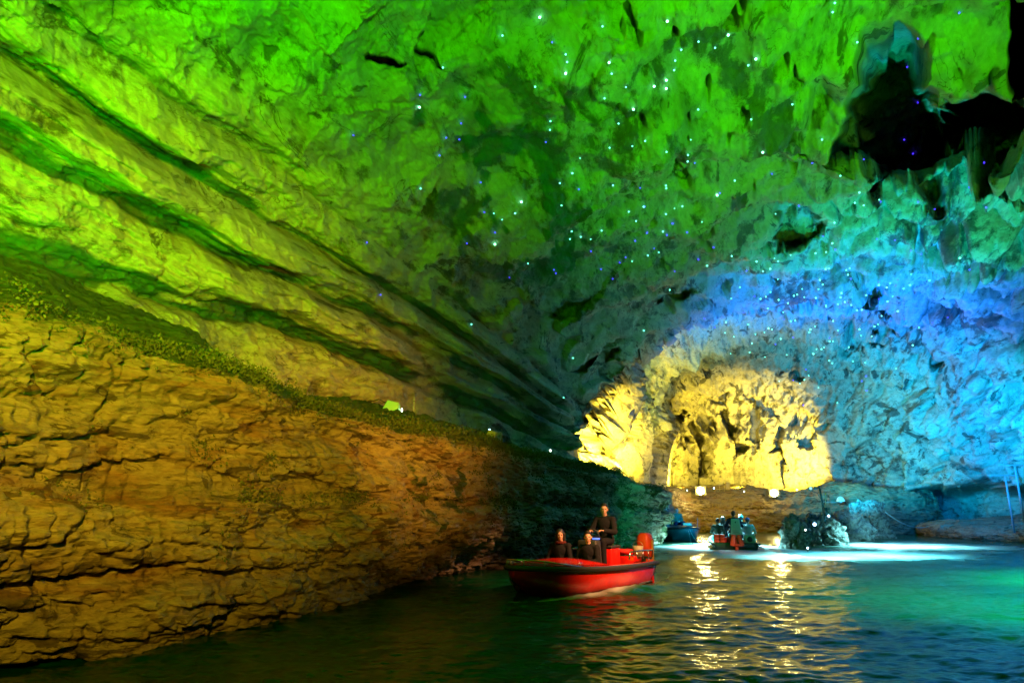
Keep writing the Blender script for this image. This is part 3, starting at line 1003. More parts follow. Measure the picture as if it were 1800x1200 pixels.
def make_person(label, loc, rz, jacket, trousers, hair='short', group=None, lean=0.03, wr=((0.34, 0.15, 0.17), (0.34, -0.15, 0.17)),
                turn=0.0, knee=(0.44, 0.13, 0.10), foot_drop=0.44, cap_mat=None, scale=1.0, collar=None):
    K = lambda v: Vector(v)
    pel, ches, neck = K((0, 0, 0.10)), K((lean * 0.7, 0, 0.40)), K((lean, 0, 0.575))
    head = K((lean + 0.02, 0, 0.72))
    sh = [K((lean * 0.9, s_ * 0.185, 0.51)) for s_ in (1, -1)]
    wri = [K(wr[0]), K(wr[1])]
    elb = []
    for s_, a, b_ in ((1, sh[0], wri[0]), (-1, sh[1], wri[1])):
        m_ = (a + b_) / 2
        L = 0.285
        dd = (b_ - a).length / 2
        push = math.sqrt(max(0.002, L * L - dd * dd))
        out = (K((-0.35, s_ * 0.6, -0.75)))
        ax = (b_ - a).normalized()
        out = (out - ax * out.dot(ax)).normalized()
        elb.append(m_ + out * push)
    hip = [K((0.03, s_ * 0.095, 0.09)) for s_ in (1, -1)]
    kn = [K((knee[0], s_ * knee[1], knee[2])) for s_ in (1, -1)]
    an = [K((knee[0] - 0.02, s_ * knee[1], knee[2] - foot_drop)) for s_ in (1, -1)]
    hm = Matrix.Rotation(turn, 3, 'Z')
    H = lambda v: head + hm @ Vector(v)
    # body: one continuous surface
    bm = bmesh.new()
    ball(bm, H((-0.012, 0, 0.035)), (0.092, 0.074, 0.095), 18, hm)        # cranium
    ball(bm, H((0.022, 0, -0.035)), (0.062, 0.056, 0.072), 16, hm)        # face
    ball(bm, H((0.048, 0, -0.082)), (0.028, 0.032, 0.022), 10, hm)        # chin
    limb(bm, H((0.083, 0, 0.012)), H((0.098, 0, -0.022)), 0.009, 0.014)   # nose
    ball(bm, H((0.062, 0, 0.030)), (0.022, 0.052, 0.012), 10, hm)         # brow
    for s_ in (1, -1):
        ball(bm, H((-0.006, s_ * 0.077, -0.005)), (0.018, 0.010, 0.032), 10, hm)   # ear
        ball(bm, H((0.056, s_ * 0.036, -0.022)), (0.020, 0.018, 0.016), 8, hm)     # cheek
    limb(bm, neck + K((0, 0, -0.05)), H((-0.01, 0, -0.06)), 0.056, 0.052)
    limb(bm, pel, ches, 0.12, 0.125)
    limb(bm, ches, neck + K((0, 0, -0.06)), 0.12, 0.065)
    for i, s_ in enumerate((1, -1)):
        limb(bm, neck + K((0, s_ * 0.03, -0.06)), sh[i], 0.05, 0.052)
        limb(bm, sh[i], elb[i], 0.048, 0.038)
        limb(bm, elb[i], wri[i], 0.038, 0.026)
        hand(bm, wri[i], (wri[i] - elb[i]), (0, 0, -1), -s_ if True else s_)
        limb(bm, hip[i], kn[i], 0.082, 0.058)
        limb(bm, kn[i], an[i], 0.054, 0.038)
        limb(bm, an[i] + K((0, 0, -0.02)), an[i] + K((0.15, 0, -0.05)), 0.036, 0.028)
    body = remesh("person", bm, 0.0085, SKIN)
    body.location = loc
    body.rotation_euler = (0, 0, rz)
    body.scale = (scale,) * 3
    tag(body, label, "person", group)
    # jacket
    bm = bmesh.new()
    ball(bm, pel + K((0, 0, 0.03)), (0.155, 0.175, 0.11), 16)
    limb(bm, pel + K((0, 0, .05)), ches, 0.150, 0.152)
    ball(bm, ches + K((0, 0, 0.02)), (0.145, 0.195, 0.17), 16)
    limb(bm, ches, neck + K((0, 0, -0.04)), 0.13, 0.08)
    ball(bm, neck + K((-0.005, 0, -0.005)), (0.078, 0.078, 0.035), 14)
    for i, s_ in enumerate((1, -1)):
        limb(bm, neck + K((0, s_ * 0.05, -0.06)), sh[i], 0.065, 0.075)
        limb(bm, sh[i], elb[i], 0.073, 0.060)
        limb(bm, elb[i], elb[i].lerp(wri[i], 0.93), 0.060, 0.043)
        for t_ in (0.35, 0.6, 0.85):
            ball(bm, elb[i].lerp(wri[i], t_), 0.056 - 0.012 * t_, 10)
    jk = remesh("jacket", bm, 0.013, jacket, body, 2)
    bm = bmesh.new()
    ball(bm, pel + K((0.0, 0, -0.01)), (0.15, 0.175, 0.10), 14)
    for i in (0, 1):
        limb(bm, hip[i], kn[i], 0.098, 0.074)
        limb(bm, kn[i], an[i] + K((0, 0, 0.02)), 0.070, 0.055)
    remesh("trousers", bm, 0.015, trousers, body, 2)
    for i in (0, 1):
        bm = bmesh.new()
        limb(bm, an[i] + K((-0.02, 0, -0.035)), an[i] + K((0.17, 0, -0.055)), 0.047, 0.036)
        limb(bm, an[i] + K((0, 0, 0.02)), an[i] + K((0, 0, -0.03)), 0.047, 0.047)
        remesh("shoe", bm, 0.013, SHOEM, body, 1)
        bm = bmesh.new()
        s_ = 1 - 2 * i
        ball(bm, H((0.0745, s_ * 0.031, 0.008)), (0.009, 0.013, 0.008), 10, hm)
        obj("eye", bm, EYEM, body)
    bm = bmesh.new()
    ball(bm, H((0.082, 0, -0.058)), (0.008, 0.024, 0.005), 10, hm)
    obj("mouth", bm, LIPM, body)
    bm = bmesh.new()
    if hair == 'short':
        ball(bm, H((-0.026, 0, 0.052)), (0.095, 0.083, 0.092), 18, hm)
        ball(bm, H((-0.055, 0, 0.0)), (0.058, 0.074, 0.075), 14, hm)
        ball(bm, H((0.030, 0, 0.095)), (0.052, 0.060, 0.035), 12, hm)
    elif hair == 'long':
        ball(bm, H((-0.026, 0, 0.052)), (0.10, 0.090, 0.096), 18, hm)
        for t_ in range(7):
            z_ = 0.03 - t_ * 0.04
            ball(bm, H((-0.055 - 0.004 * t_, 0, z_)), (0.055, 0.088 + 0.004 * t_, 0.05), 14, hm)
        for s_ in (1, -1):
            limb(bm, H((0.0, s_ * 0.083, 0.04)), H((-0.01, s_ * 0.095, -0.15)), 0.024, 0.026)
    else:
        ball(bm, H((-0.030, 0, 0.02)), (0.088, 0.080, 0.088), 16, hm)
    remesh("hair", bm, 0.010, HAIRM, body, 1)
    if cap_mat:
        bm = bmesh.new()
        ball(bm, H((-0.012, 0, 0.065)), (0.108, 0.094, 0.085), 18, hm)
        limb(bm, H((0.07, -0.035, 0.055)), H((0.07, 0.035, 0.055)), 0.012, 0.012)
        limb(bm, H((0.10, -0.03, 0.048)), H((0.10, 0.03, 0.048)), 0.010, 0.010)
        ball(bm, H((0.085, 0, 0.053)), (0.055, 0.062, 0.010), 12, hm)
        remesh("cap", bm, 0.010, cap_mat, body, 1)
    if collar:
        bm = bmesh.new()
        for k in range(14):
            a_ = k / 14 * 2 * math.pi
            b2_ = (k + 1) / 14 * 2 * math.pi
            limb(bm, neck + K((0.085 * math.cos(a_), 0.09 * math.sin(a_), 0.005)), neck + K((0.085 * math.cos(b2_), 0.09 * math.sin(b2_), 0.005)), 0.034, 0.034)
        remesh("scarf", bm, 0.012, collar, body, 1)
    return body


# ------------------------------------------------------------------ boats (x forward, y port, z up, z=0 water line)
def hull_curve(u, L, B, sheer0, rise):
    hb = B / 2 * (0.90 + 0.10 * min(1, u / 0.35)) if u < 0.42 else B / 2 * max(0.0, 1 - ((u - 0.42) / 0.58) ** 2.3) ** 0.62
    x = L * u
    zs = sheer0 + rise * u ** 2
    zk = -0.24 + (0.0 if u < 0.62 else 0.62 * ((u - 0.62) / 0.38) ** 2.0)
    return x, max(hb, 0.012), zs, zk


def make_boat(root, L, B, sheer0, rise, hull_m, deck_m, rail_m, foredeck_m, fore=0.60, floor=0.02):
    N_ = 40
    bm = bmesh.new()
    rings = []
    for i in range(N_ + 1):
        u = (i / N_) ** 0.9
        x, hb, zs, zk = hull_curve(u, L, B, sheer0, rise)
        zc = zk + (zs - zk) * 0.30
        pts = [(0, zk), (hb * 0.45, zk + (zc - zk) * 0.45), (hb * 0.80, zc), (hb * 0.90, zc + (zs - zc) * 0.35), (hb * 0.97, zc + (zs - zc) * 0.7), (hb, zs),
               (hb - 0.05 * min(1, hb / 0.2), zs + 0.015), (max(hb - 0.09, 0.005), zs - 0.02), (max(hb - 0.13, 0.004), max(zk + 0.12, floor)), (0, max(zk + 0.12, floor))]
        ring = [bm.verts.new((x, y_, z_)) for y_, z_ in pts] + [bm.verts.new((x, -y_, z_)) for y_, z_ in pts[-2:0:-1]]
        rings.append(ring)
    for i in range(N_):
        for k in range(len(rings[0])):
            k2 = (k + 1) % len(rings[0])
            bm.faces.new((rings[i][k], rings[i][k2], rings[i + 1][k2], rings[i + 1][k]))
    bm.faces.new(rings[0])
    bm.faces.new(rings[-1][::-1])
    # transom board
    x, hb, zs, zk = hull_curve(0, L, B, sheer0, rise)
    hull = obj("hull", bm, hull_m, root)
    bm = bmesh.new()
    box(bm, (0.035, 0, (zs + 0.0) / 2 - 0.02), (0.06, hb * 1.82, zs + 0.1))
    obj("transom", bm, hull_m, root, bevel=0.01)
    # rub rail
    bm = bmesh.new()
    path = []
    for i in range(N_ + 1):
        u = (i / N_) ** 0.9
        x, hb, zs, zk = hull_curve(u, L, B, sheer0, rise)
        path.append((x, hb + 0.015, zs - 0.035))
    full = path + [(p_[0], -p_[1], p_[2]) for p_ in path[::-1]]
    tube(bm, full, 0.045, 10)
    obj("rub_rail", bm, rail_m, root)
    # foredeck
    bm = bmesh.new()
    rows = []
    for i in range(17):
        u = fore + (1 - fore) * (i / 16) ** 0.9
        x, hb, zs, zk = hull_curve(u, L, B, sheer0, rise)
        hb = max(hb - 0.02, 0.005)
        row = []
        for k in range(13):
            t_ = k / 12 * 2 - 1
            xo = -0.22 * (t_ * t_) * (1 - i / 16) * -1.0
            cam_ = 0.10 * (1 - t_ * t_) * math.sin(min(1, i / 16 + 0.55) * math.pi * 0.9) + 0.02
            row.append(bm.verts.new((x - (0.20 * (t_ * t_)) * (1 - i / 16), t_ * hb, zs + cam_)))
        rows.append(row)
    for i in range(16):
        for k in range(12):
            bm.faces.new((rows[i][k], rows[i][k + 1], rows[i + 1][k + 1], rows[i + 1][k]))
    low = [bm.verts.new((v.co.x + 0.02, v.co.y, v.co.z - 0.12)) for v in rows[0]]
    for k in range(12):
        bm.faces.new((low[k], low[k + 1], rows[0][k + 1], rows[0][k]))
    obj("foredeck", bm, foredeck_m, root)
    bm = bmesh.new()
    box(bm, (L * 0.30, 0, floor + 0.015), (L * 0.58, B * 0.80, 0.03))
    obj("floorboard", bm, deck_m, root)
    return hull


def handrail(root, pts, posts, r=0.014, name="handrail"):
    bm = bmesh.new()
    tube(bm, pts, r, 8)
    for a, b_ in posts:
        tube(bm, [a, b_], r * 0.9, 8)
    return obj(name, bm, STEEL, root)


def outboard(root, x, z0, cowl_m, leg_m, scale=1.0, strap=None, tall=1.0):
    bm = bmesh.new()
    secs = [(-0.02, 0.13, 0.12), (0.0, 0.17, 0.15), (0.14 * tall, 0.19, 0.16), (0.30 * tall, 0.185, 0.155), (0.42 * tall, 0.15, 0.125), (0.46 * tall, 0.10, 0.08)]
    rings = []
    for z_, a, b_ in secs:
        rings.append([bm.verts.new((x + a * scale * math.copysign(abs(math.cos(t_)) ** 0.6, math.cos(t_)), b_ * scale * math.copysign(abs(math.sin(t_)) ** 0.6, math.sin(t_)), z0 + z_ * scale)) for t_ in np.linspace(0, 2 * math.pi, 20, endpoint=False)])
    for i in range(len(rings) - 1):
        for k in range(20):
            bm.faces.new((rings[i][k], rings[i][(k + 1) % 20], rings[i + 1][(k + 1) % 20], rings[i + 1][k]))
    bm.faces.new(rings[0])
    bm.faces.new(rings[-1][::-1])
    mo = obj("outboard_motor", bm, cowl_m, root)
    bm = bmesh.new()
    box(bm, (x, 0, z0 - 0.35), (0.16, 0.11, 0.72), taper=1.15)
    box(bm, (x - 0.02, 0, z0 - 0.62), (0.34, 0.20, 0.02))
    ball(bm, (x - 0.02, 0, z0 - 0.75), (0.16, 0.055, 0.055), 10)
    obj("drive_leg", bm, leg_m, mo, bevel=0.01)
    bm = bmesh.new()
    box(bm, (x + 0.17, 0, z0 - 0.12), (0.12, 0.22, 0.26))
    obj("clamp_bracket", bm, RUBBER, mo, bevel=0.01)
    if strap:
        bm = bmesh.new()
        box(bm, (x - 0.015, 0.165 * scale, z0 + 0.12), (0.075, 0.02, 0.42))
        box(bm, (x - 0.015, 0.16 * scale, z0 - 0.12), (0.075, 0.03, 0.14))
        obj("strap", bm, strap, mo, bevel=0.006)
    return mo


def bench_seat(root, x, w_, z, m_, name="seat", d=0.34):
    bm = bmesh.new()
    box(bm, (x, 0, z - 0.03), (d, w_, 0.06))
    s_ = obj(name, bm, m_, root, bevel=0.015)
    bm = bmesh.new()
    box(bm, (x, 0, z / 2 - 0.03), (d * 0.7, w_ * 0.9, z - 0.06))
    obj("seat_base", bm, DECK, s_, bevel=0.01)
    return s_


def life_jacket(label, loc, rz, m_, s=(0.34, 0.30, 0.10), group=None, tilt=0.0):
    """two padded chest panels, a collar roll and a buckle strap"""
    t_ = thing("life_jacket", label, "life jacket", loc, rz, group)
    t_.rotation_euler = (tilt, 0, rz)
    for sgn in (1, -1):
        bm = bmesh.new()
        box(bm, (0, sgn * s[1] * 0.27, s[2] / 2), (s[0] * 0.72, s[1] * 0.48, s[2]))
        obj("padded_panel", bm, m_, t_, bevel=0.03)
    bm = bmesh.new()
    tube(bm, [(s[0] * 0.30, -s[1] * 0.36, s[2] * 0.6), (s[0] * 0.48, -s[1] * 0.2, s[2] * 0.6), (s[0] * 0.48, s[1] * 0.2, s[2] * 0.6), (s[0] * 0.30, s[1] * 0.36, s[2] * 0.6)], s[2] * 0.42, 8)
    obj("collar", bm, m_, t_)
    bm = bmesh.new()
    box(bm, (0, 0, s[2] / 2), (0.035, s[1] * 1.06, s[2] * 1.06))
    obj("belt", bm, RUBBER, t_)
    return t_


# ---- red boat in the foreground
RB = Vector((2.45, 15.67, 0.0))
RH = math.atan2(-0.81, -0.58)
rb = thing("motorboat", "red motorboat with black rub rail heading left along the rock cliff", "motorboat", RB, RH)
make_boat(rb, 4.15, 1.72, 0.44, 0.12, REDPAINT, DECK, RUBBER, REDPAINT, fore=0.58)
handrail(rb, [(0.05, 0.70, 0.52), (0.08, 0.72, 0.66), (0.6, 0.76, 0.68), (1.25, 0.78, 0.68), (1.33, 0.79, 0.54)], [((0.35, 0.74, 0.67), (0.35, 0.76, 0.52)), ((0.65, 0.76, 0.68), (0.65, 0.78, 0.52)), ((0.95, 0.77, 0.68), (0.95, 0.79, 0.53))], 0.016)
handrail(rb, [(0.05, -0.70, 0.52), (0.08, -0.72, 0.66), (0.6, -0.76, 0.68), (1.25, -0.78, 0.68), (1.33, -0.79, 0.54)], [((0.35, -0.74, 0.67), (0.35, -0.76, 0.52)), ((0.95, -0.77, 0.68), (0.95, -0.79, 0.53))], 0.016)
bow = []
for i in range(15):
    a_ = -1 + 2 * i / 14
    x_, hb_, zs_, zk_ = hull_curve(0.72 + 0.27 * (1 - a_ * a_) ** 0.5, 4.15, 1.72, 0.44, 0.12)
    bow.append((x_ + 0.03, math.copysign(max(hb_ - 0.02, 0.0), a_) if abs(a_) > 0.05 else 0.0, zs_ + 0.10 - 0.10 * abs(a_) ** 6))
handrail(rb, bow, [((bow[k][0], bow[k][1], bow[k][2]), (bow[k][0] - 0.02, bow[k][1] * 0.96, bow[k][2] - 0.13)) for k in (2, 5, 9, 12)], 0.014, "bow_rail")
rmo = outboard(rb, -0.16, 0.52, ORANGE_P, ORANGE_P, 1.0, YELLOWP, 1.05)
rmo.location = (0, 0.45, 0.0)
bench_seat(rb, 2.05, 1.30, 0.30, DECK)
bench_seat(rb, 1.35, 1.25, 0.30, DECK)
# helm seat and console
bm = bmesh.new()
box(bm, (0.80, 0.0, 0.38), (0.40, 0.46, 0.68))
hs = obj("helm_seat", bm, REDPAINT, rb, bevel=0.03)
bm = bmesh.new()
box(bm, (0.80, 0.0, 0.745), (0.42, 0.48, 0.06))
obj("cushion", bm, RUBBER, hs, bevel=0.02)
bm = bmesh.new()
box(bm, (1.52, 0.0, 0.50), (0.26, 0.50, 0.80), taper=0.85)
con = obj("console", bm, RUBBER, rb, bevel=0.03)
bm = bmesh.new()
pts = [(1.36 + 0.05 * math.cos(t_), 0.15 * math.sin(t_), 0.98 + 0.13 * math.cos(t_)) for t_ in np.linspace(0, 2 * math.pi, 20)]
tube(bm, pts, 0.014, 8)
tube(bm, [(1.36, -0.14, 0.98), (1.36, 0.14, 0.98)], 0.010, 6)
tube(bm, [(1.36, 0, 0.98), (1.48, 0, 0.90)], 0.018, 6)
obj("steering_wheel", bm, RUBBER, con)
bm = bmesh.new()
box(bm, (1.44, 0.12, 0.925), (0.06, 0.14, 0.03))
obj("screen", bm, mat("console_screen", (0.05, 0.08, 0.3), 0.2, emit=(0.12, 0.25, 1.0), strength=1.5), con)
for xx in (0.25, 3.0):
    for s_ in (1, -1):
        bm = bmesh.new()
        x_, hb_, zs_, zk_ = hull_curve(xx / 4.15, 4.15, 1.72, 0.44, 0.12)
        tube(bm, [(xx - 0.08, s_ * (hb_ - 0.09), zs_ + 0.06), (xx + 0.08, s_ * (hb_ - 0.09), zs_ + 0.06)], 0.012, 6)
        tube(bm, [(xx, s_ * (hb_ - 0.09), zs_ + 0.06), (xx, s_ * (hb_ - 0.09), zs_ - 0.0)], 0.014, 6)
        obj("cleat", bm, STEEL, rb)


def rbp(x, y, z):
    c_, s_ = math.cos(RH), math.sin(RH)
    return (RB.x + x * c_ - y * s_, RB.y + x * s_ + y * c_, z)


make_person("person in black jacket driving the red motorboat from the raised helm seat", rbp(0.80, 0.02, 0.775), RH, DARKCLOTH, DARKCLOTH, 'short', lean=0.05,
            wr=((0.42, 0.16, 0.30), (0.42, -0.16, 0.30)), turn=R(25), knee=(0.42, 0.14, 0.08), foot_drop=0.52)
make_person("passenger with dark red scarf and long dark hair, farther from us in the red motorboat", rbp(2.05, -0.33, 0.31), RH, DARKCLOTH, NAVY, 'long', turn=R(32), collar=MAROON,
            knee=(0.42, 0.11, 0.20), foot_drop=0.36, scale=0.95)
make_person("passenger with short dark hair and black coat, nearer to us in the red motorboat", rbp(2.05, 0.30, 0.31), RH, DARKCLOTH, DARKCLOTH, 'short', turn=R(28), wr=((0.30, 0.06, 0.24), (0.30, -0.06, 0.24)),
            knee=(0.42, 0.12, 0.20), foot_drop=0.36, scale=0.92)
life_jacket("red life jacket heaped beside the motor of the red motorboat", rbp(0.26, 0.16, 0.56), RH + 0.4, mat("red_foam_cloth", (0.65, 0.02, 0.015), 0.7, noise_amt=0.2, bump=0.4), (0.40, 0.36, 0.12))
bm = bmesh.new()
box(bm, (0, 0, 0.27), (0.36, 0.95, 0.54))
o = obj("stern_locker", bm, REDPAINT, rb, bevel=0.02)
o.location = (0.28, 0, 0.0)
bk = thing("bucket", "beige plastic bucket at the stern of the red motorboat", "bucket", rbp(0.22, 0.46, 0.545), RH)
bm = bmesh.new()
r_ = bmesh.ops.create_cone(bm, cap_ends=False, segments=20, radius1=0.085, radius2=0.115, depth=0.2)
bmesh.ops.translate(bm, vec=(0, 0, 0.10), verts=bm.verts)
bmesh.ops.create_circle(bm, cap_ends=True, segments=20, radius=0.085)
bo = obj("pail", bm, BEIGE, bk)
md = bo.modifiers.new("wall", 'SOLIDIFY')
md.thickness = 0.006
bm = bmesh.new()
tube(bm, [(0, 0.115 * math.cos(t_), 0.2 + 0.1 * math.sin(t_)) for t_ in np.linspace(0, math.pi, 12)], 0.004, 6)
obj("bail_handle", bm, STEEL, bk)

# ---- middle boat seen from the stern
MBp = G(1295, 966)
MH = math.atan2(0.97, 0.24)
mb = thing("motorboat", "dark open motorboat seen from its stern, full of passengers, with orange life jackets", "motorboat", (MBp.x, MBp.y, 0.0), MH)
make_boat(mb, 4.6, 1.85, 0.24, 0.28, DARKGREEN, DECK, RUBBER, DARKGREEN, fore=0.72)
mo = outboard(mb, -0.20, 0.50, TEALPL, ORANGE_P, 1.0, None, 1.0)
# tall tapered cowl cover with emblem and lines of print, orange A-shaped bracket below
bm = bmesh.new()
box(bm, (-0.40, 0, 0.86), (0.07, 0.42, 0.60), taper=0.72)
cv = obj("cowl_cover", bm, TEALPL, mo, bevel=0.035)
bm = bmesh.new()
ball(bm, (-0.437, 0.0, 1.03), (0.006, 0.024, 0.03), 12)
obj("emblem", bm, BLUEBOX, cv)
bm = bmesh.new()
for k, w_ in enumerate((0.26, 0.22, 0.28)):
    box(bm, (-0.4375, 0, 0.72 - 0.05 * k), (0.004, w_, 0.012))
obj("print_lines", bm, BLUEBOX, cv)
bm = bmesh.new()
for s_ in (1, -1):
    box(bm, (-0.44, s_ * 0.135, 0.37), (0.10, 0.16, 0.42), Matrix.Rotation(s_ * R(13), 3, 'X'))
box(bm, (-0.44, 0, 0.20), (0.09, 0.30, 0.08))
obj("orange_fender", bm, ORANGE_P, mo, bevel=0.03)


def mbp(x, y, z):
    c_, s_ = math.cos(MH), math.sin(MH)
    return (MBp.x + x * c_ - y * s_, MBp.y + x * s_ + y * c_, z)


bm = bmesh.new()
box(bm, (0.30, 0.0, 0.14), (0.60, 1.55, 0.24))
obj("stern_locker", bm, DARKGREEN, mb, bevel=0.02)
bench_seat(mb, 1.0, 1.45, 0.36, DECK)
bench_seat(mb, 1.9, 1.45, 0.36, DECK)
bench_seat(mb, 2.7, 1.35, 0.36, DECK)
bm = bmesh.new()
box(bm, (0.55, 0.0, 0.42), (0.36, 0.42, 0.36))
hs = obj("helm_seat", bm, RUBBER, mb, bevel=0.03)
make_person("person in black coat standing out behind the pale motor cover, driving the dark boat away", mbp(0.50, 0.0, 0.60), MH, NAVY, NAVY, 'short', lean=0.02, wr=((0.36, 0.2, 0.28), (0.36, -0.2, 0.28)), foot_drop=0.50)
make_person("passenger in white jacket with blue cap, rightmost in the dark boat", mbp(1.0, -0.56, 0.37), MH, WHITECLOTH, NAVY, 'short', cap_mat=BLUECLOTH, lean=0.06, knee=(0.42, 0.13, 0.16), foot_drop=0.42, scale=0.95, turn=R(-20))
make_person("passenger with white cap in the dark boat, between its driver and the white jacket", mbp(1.9, -0.38, 0.37), MH, DARKCLOTH, NAVY, 'short', cap_mat=WHITECLOTH, knee=(0.42, 0.13, 0.16), foot_drop=0.42, scale=1.08)
make_person("passenger in grey-green jacket, leftmost in the dark boat", mbp(1.0, 0.60, 0.37), MH, GREYCLOTH, NAVY, 'short', knee=(0.42, 0.13, 0.16), foot_drop=0.42, scale=0.92, turn=R(20))
make_person("passenger in dark jacket sitting just left of the driver of the dark boat", mbp(1.9, 0.34, 0.37), MH, DARKCLOTH, NAVY, 'long', knee=(0.42, 0.13, 0.16), foot_drop=0.42, scale=0.98)
GJ = "life jackets on the stern of the dark boat"
for k, lab in enumerate(("lowest orange life jacket of the stack left of the motor on the dark boat", "middle orange life jacket of the stack left of the motor on the dark boat", "topmost orange life jacket of the stack left of the motor on the dark boat")):
    life_jacket(lab, mbp(0.10, 0.60, 0.265 + 0.105 * k), MH + 0.06 * k, ORANGE_P, (0.34, 0.40, 0.10), GJ)
life_jacket("single orange-red life jacket leaning between stack and motor on the dark boat", mbp(0.08, 0.32, 0.265), MH, mat("red_foam_cloth", (0.65, 0.02, 0.015)), (0.30, 0.22, 0.20), GJ)
fb = thing("fuel_box", "pale teal box with a round dark opening right of the motor on the dark boat", "box", mbp(0.04, -0.50, 0.265), MH)
bm = bmesh.new()
box(bm, (0, 0, 0.15), (0.28, 0.42, 0.30))
obj("case", bm, TEALPL, fb, bevel=0.02)
bm = bmesh.new()
tube(bm, [(-0.15, 0, 0.13), (-0.135, 0, 0.13)], 0.10, 20)
obj("round_opening", bm, RUBBER, fb)

# ---- left far boat, bow towards us
LBc = G(1210, 951)
LH = math.atan2(-0.99, 0.02)
lb_org = Vector((LBc.x, LBc.y, 0)) - Vector((math.cos(LH), math.sin(LH), 0)) * 4.3
lb = thing("motorboat", "small dark motorboat, hull tinted as cyan-lit, coming towards us with white bow ropes", "motorboat", lb_org, LH)
make_boat(lb, 4.5, 2.0, 0.55, 0.12, mat("cyan_lit_gelcoat", (0.05, 0.16, 0.17), 0.35, noise_amt=0.35, scale=2.5, coat=0.3), DECK, RUBBER, DARKGREEN, fore=0.66)  # black hull with cyan light put into its colour
outboard(lb, -0.16, 0.56, RUBBER, RUBBER)
bench_seat(lb, 1.6, 1.4, 0.42, DECK)
bm = bmesh.new()
box(bm, (2.3, 0.0, 0.42), (0.40, 0.46, 0.60))
obj("helm_seat", bm, RUBBER, lb, bevel=0.03)
bm = bmesh.new()
tube(bm, [(4.42, 0.02, 0.66), (4.56, 0.12, 0.34), (4.62, 0.30, -0.02)], 0.014, 6)
tube(bm, [(4.42, -0.02, 0.66), (4.58, -0.0, 0.30), (4.64, 0.03, -0.02)], 0.014, 6)
obj("bow_rope", bm, ROPEM, lb)
bm = bmesh.new()
box(bm, (4.30, 0.0, 0.80), (0.02, 0.40, 0.11))
obj("number_plate", bm, YELBOX, lb, bevel=0.006)
bm = bmesh.new()
tube(bm, [(3.2, 0.80, 0.60), (3.2, 0.83, 1.02)], 0.015, 6)
ball(bm, (3.2, 0.83, 1.05), 0.03, 8)
obj("stern_pole", bm, WHITEPAINT, lb)


def lbp(x, y, z):
    c_, s_ = math.cos(LH), math.sin(LH)
    return (lb_org.x + x * c_ - y * s_, lb_org.y + x * s_ + y * c_, z)


make_person("person in dark green jacket leaning forward on the small dark boat facing us", lbp(2.3, 0.0, 0.73), LH, GREENCLOTH, NAVY, 'short', lean=0.12, wr=((0.36, 0.05, 0.20), (0.36, -0.05, 0.20)), knee=(0.42, 0.16, 0.10), foot_drop=0.52)
life_jacket("orange life jacket lying on the foredeck of the small boat facing us", lbp(3.15, 0.45, 0.68), LH + 1.5, ORANGE_P, (0.5, 0.34, 0.09))


# ------------------------------------------------------------------ islet rocks
def rock(label, c, r, seed, sharp=0.30, n_=220, name="rock", group=None):
    th = np.linspace(0, 2 * math.pi, n_, endpoint=False)
    ph = np.linspace(-0.35 * math.pi, 0.5 * math.pi, n_ // 2)
    Tt, Pp = np.meshgrid(th, ph, indexing='ij')
    d = np.stack([np.cos(Pp) * np.cos(Tt), np.cos(Pp) * np.sin(Tt), np.sin(Pp)], -1)
    base_ = d * np.array(r)
    x, y, z = [base_[..., k] + seed * 3.7 for k in range(3)]
    mx = max(r)
    f1, f2, cid = worley(x * 1.1, y * 1.1, z * 1.0, seed)
    g1, g2, cid2 = worley(x * 2.8, y * 2.8, z * 2.2, seed + 3)
    dd = sharp * (cid - 0.5) * 1.3 - 0.16 * (1 - sstep(0, 0.15, f2 - f1)) + 0.28 * fbm(x * 0.8, y * 0.8, z * 0.8, 3, seed + 5) + 0.16 * (cid2 - 0.5) - 0.07 * (1 - sstep(0, 0.15, g2 - g1))
    dd += 0.12 * fbm(x * 3, y * 3, z * 3, 4, seed + 9, 0.6)
    V_ = base_ + d * dd[..., None]
    V_ += np.array(c)
    o = grid_mesh(name, V_, M_ROCK, None, {"stain_shade": 0.4 * np.ones(Tt.shape)}, close_u=True)
    me = o.data
    tag(o, label, "rock", group)
    # origin at the base
    me.transform(Matrix.Translation((-c[0], -c[1], 0)))
    o.location = (c[0], c[1], 0)
    return o


rA = G(1432, 957)
rock("dark jagged rock at the water with lamps on it, right of the middle boat", (rA.x, rA.y, 0.15), (1.15, 1.3, 0.95), 11)
rA2 = P(1398, 935, 28.0)
rock("pointed green-lit rock forming the left corner of the little island", (rA2.x, rA2.y, 0.3), (0.5, 0.8, 0.85), 17, 0.25)
rB = G(1538, 945)
rock("tall pale blue-lit boulder at the right end of the little island", (rB.x, rB.y + 0.6, 0.35), (1.15, 1.5, 1.50), 23, 0.35)
rC = G(1485, 950)
rock("low dark rock between the jagged rock and the pale boulder", (rC.x, rC.y + 0.6, 0.1), (1.6, 1.6, 1.3), 29)
rD = P(1166, 930, 37.5)
rock("blue-lit rock column standing behind the end of the long cliff", (rD.x - 0.3, rD.y, 0.6), (0.75, 1.0, 1.9), 37, 0.3)
rE = P(1178, 935, 38.5)
rock("low cyan-lit rock at the water beside the blue-lit column", (rE.x + 0.1, rE.y, 0.1), (0.6, 0.8, 1.1), 41, 0.25)


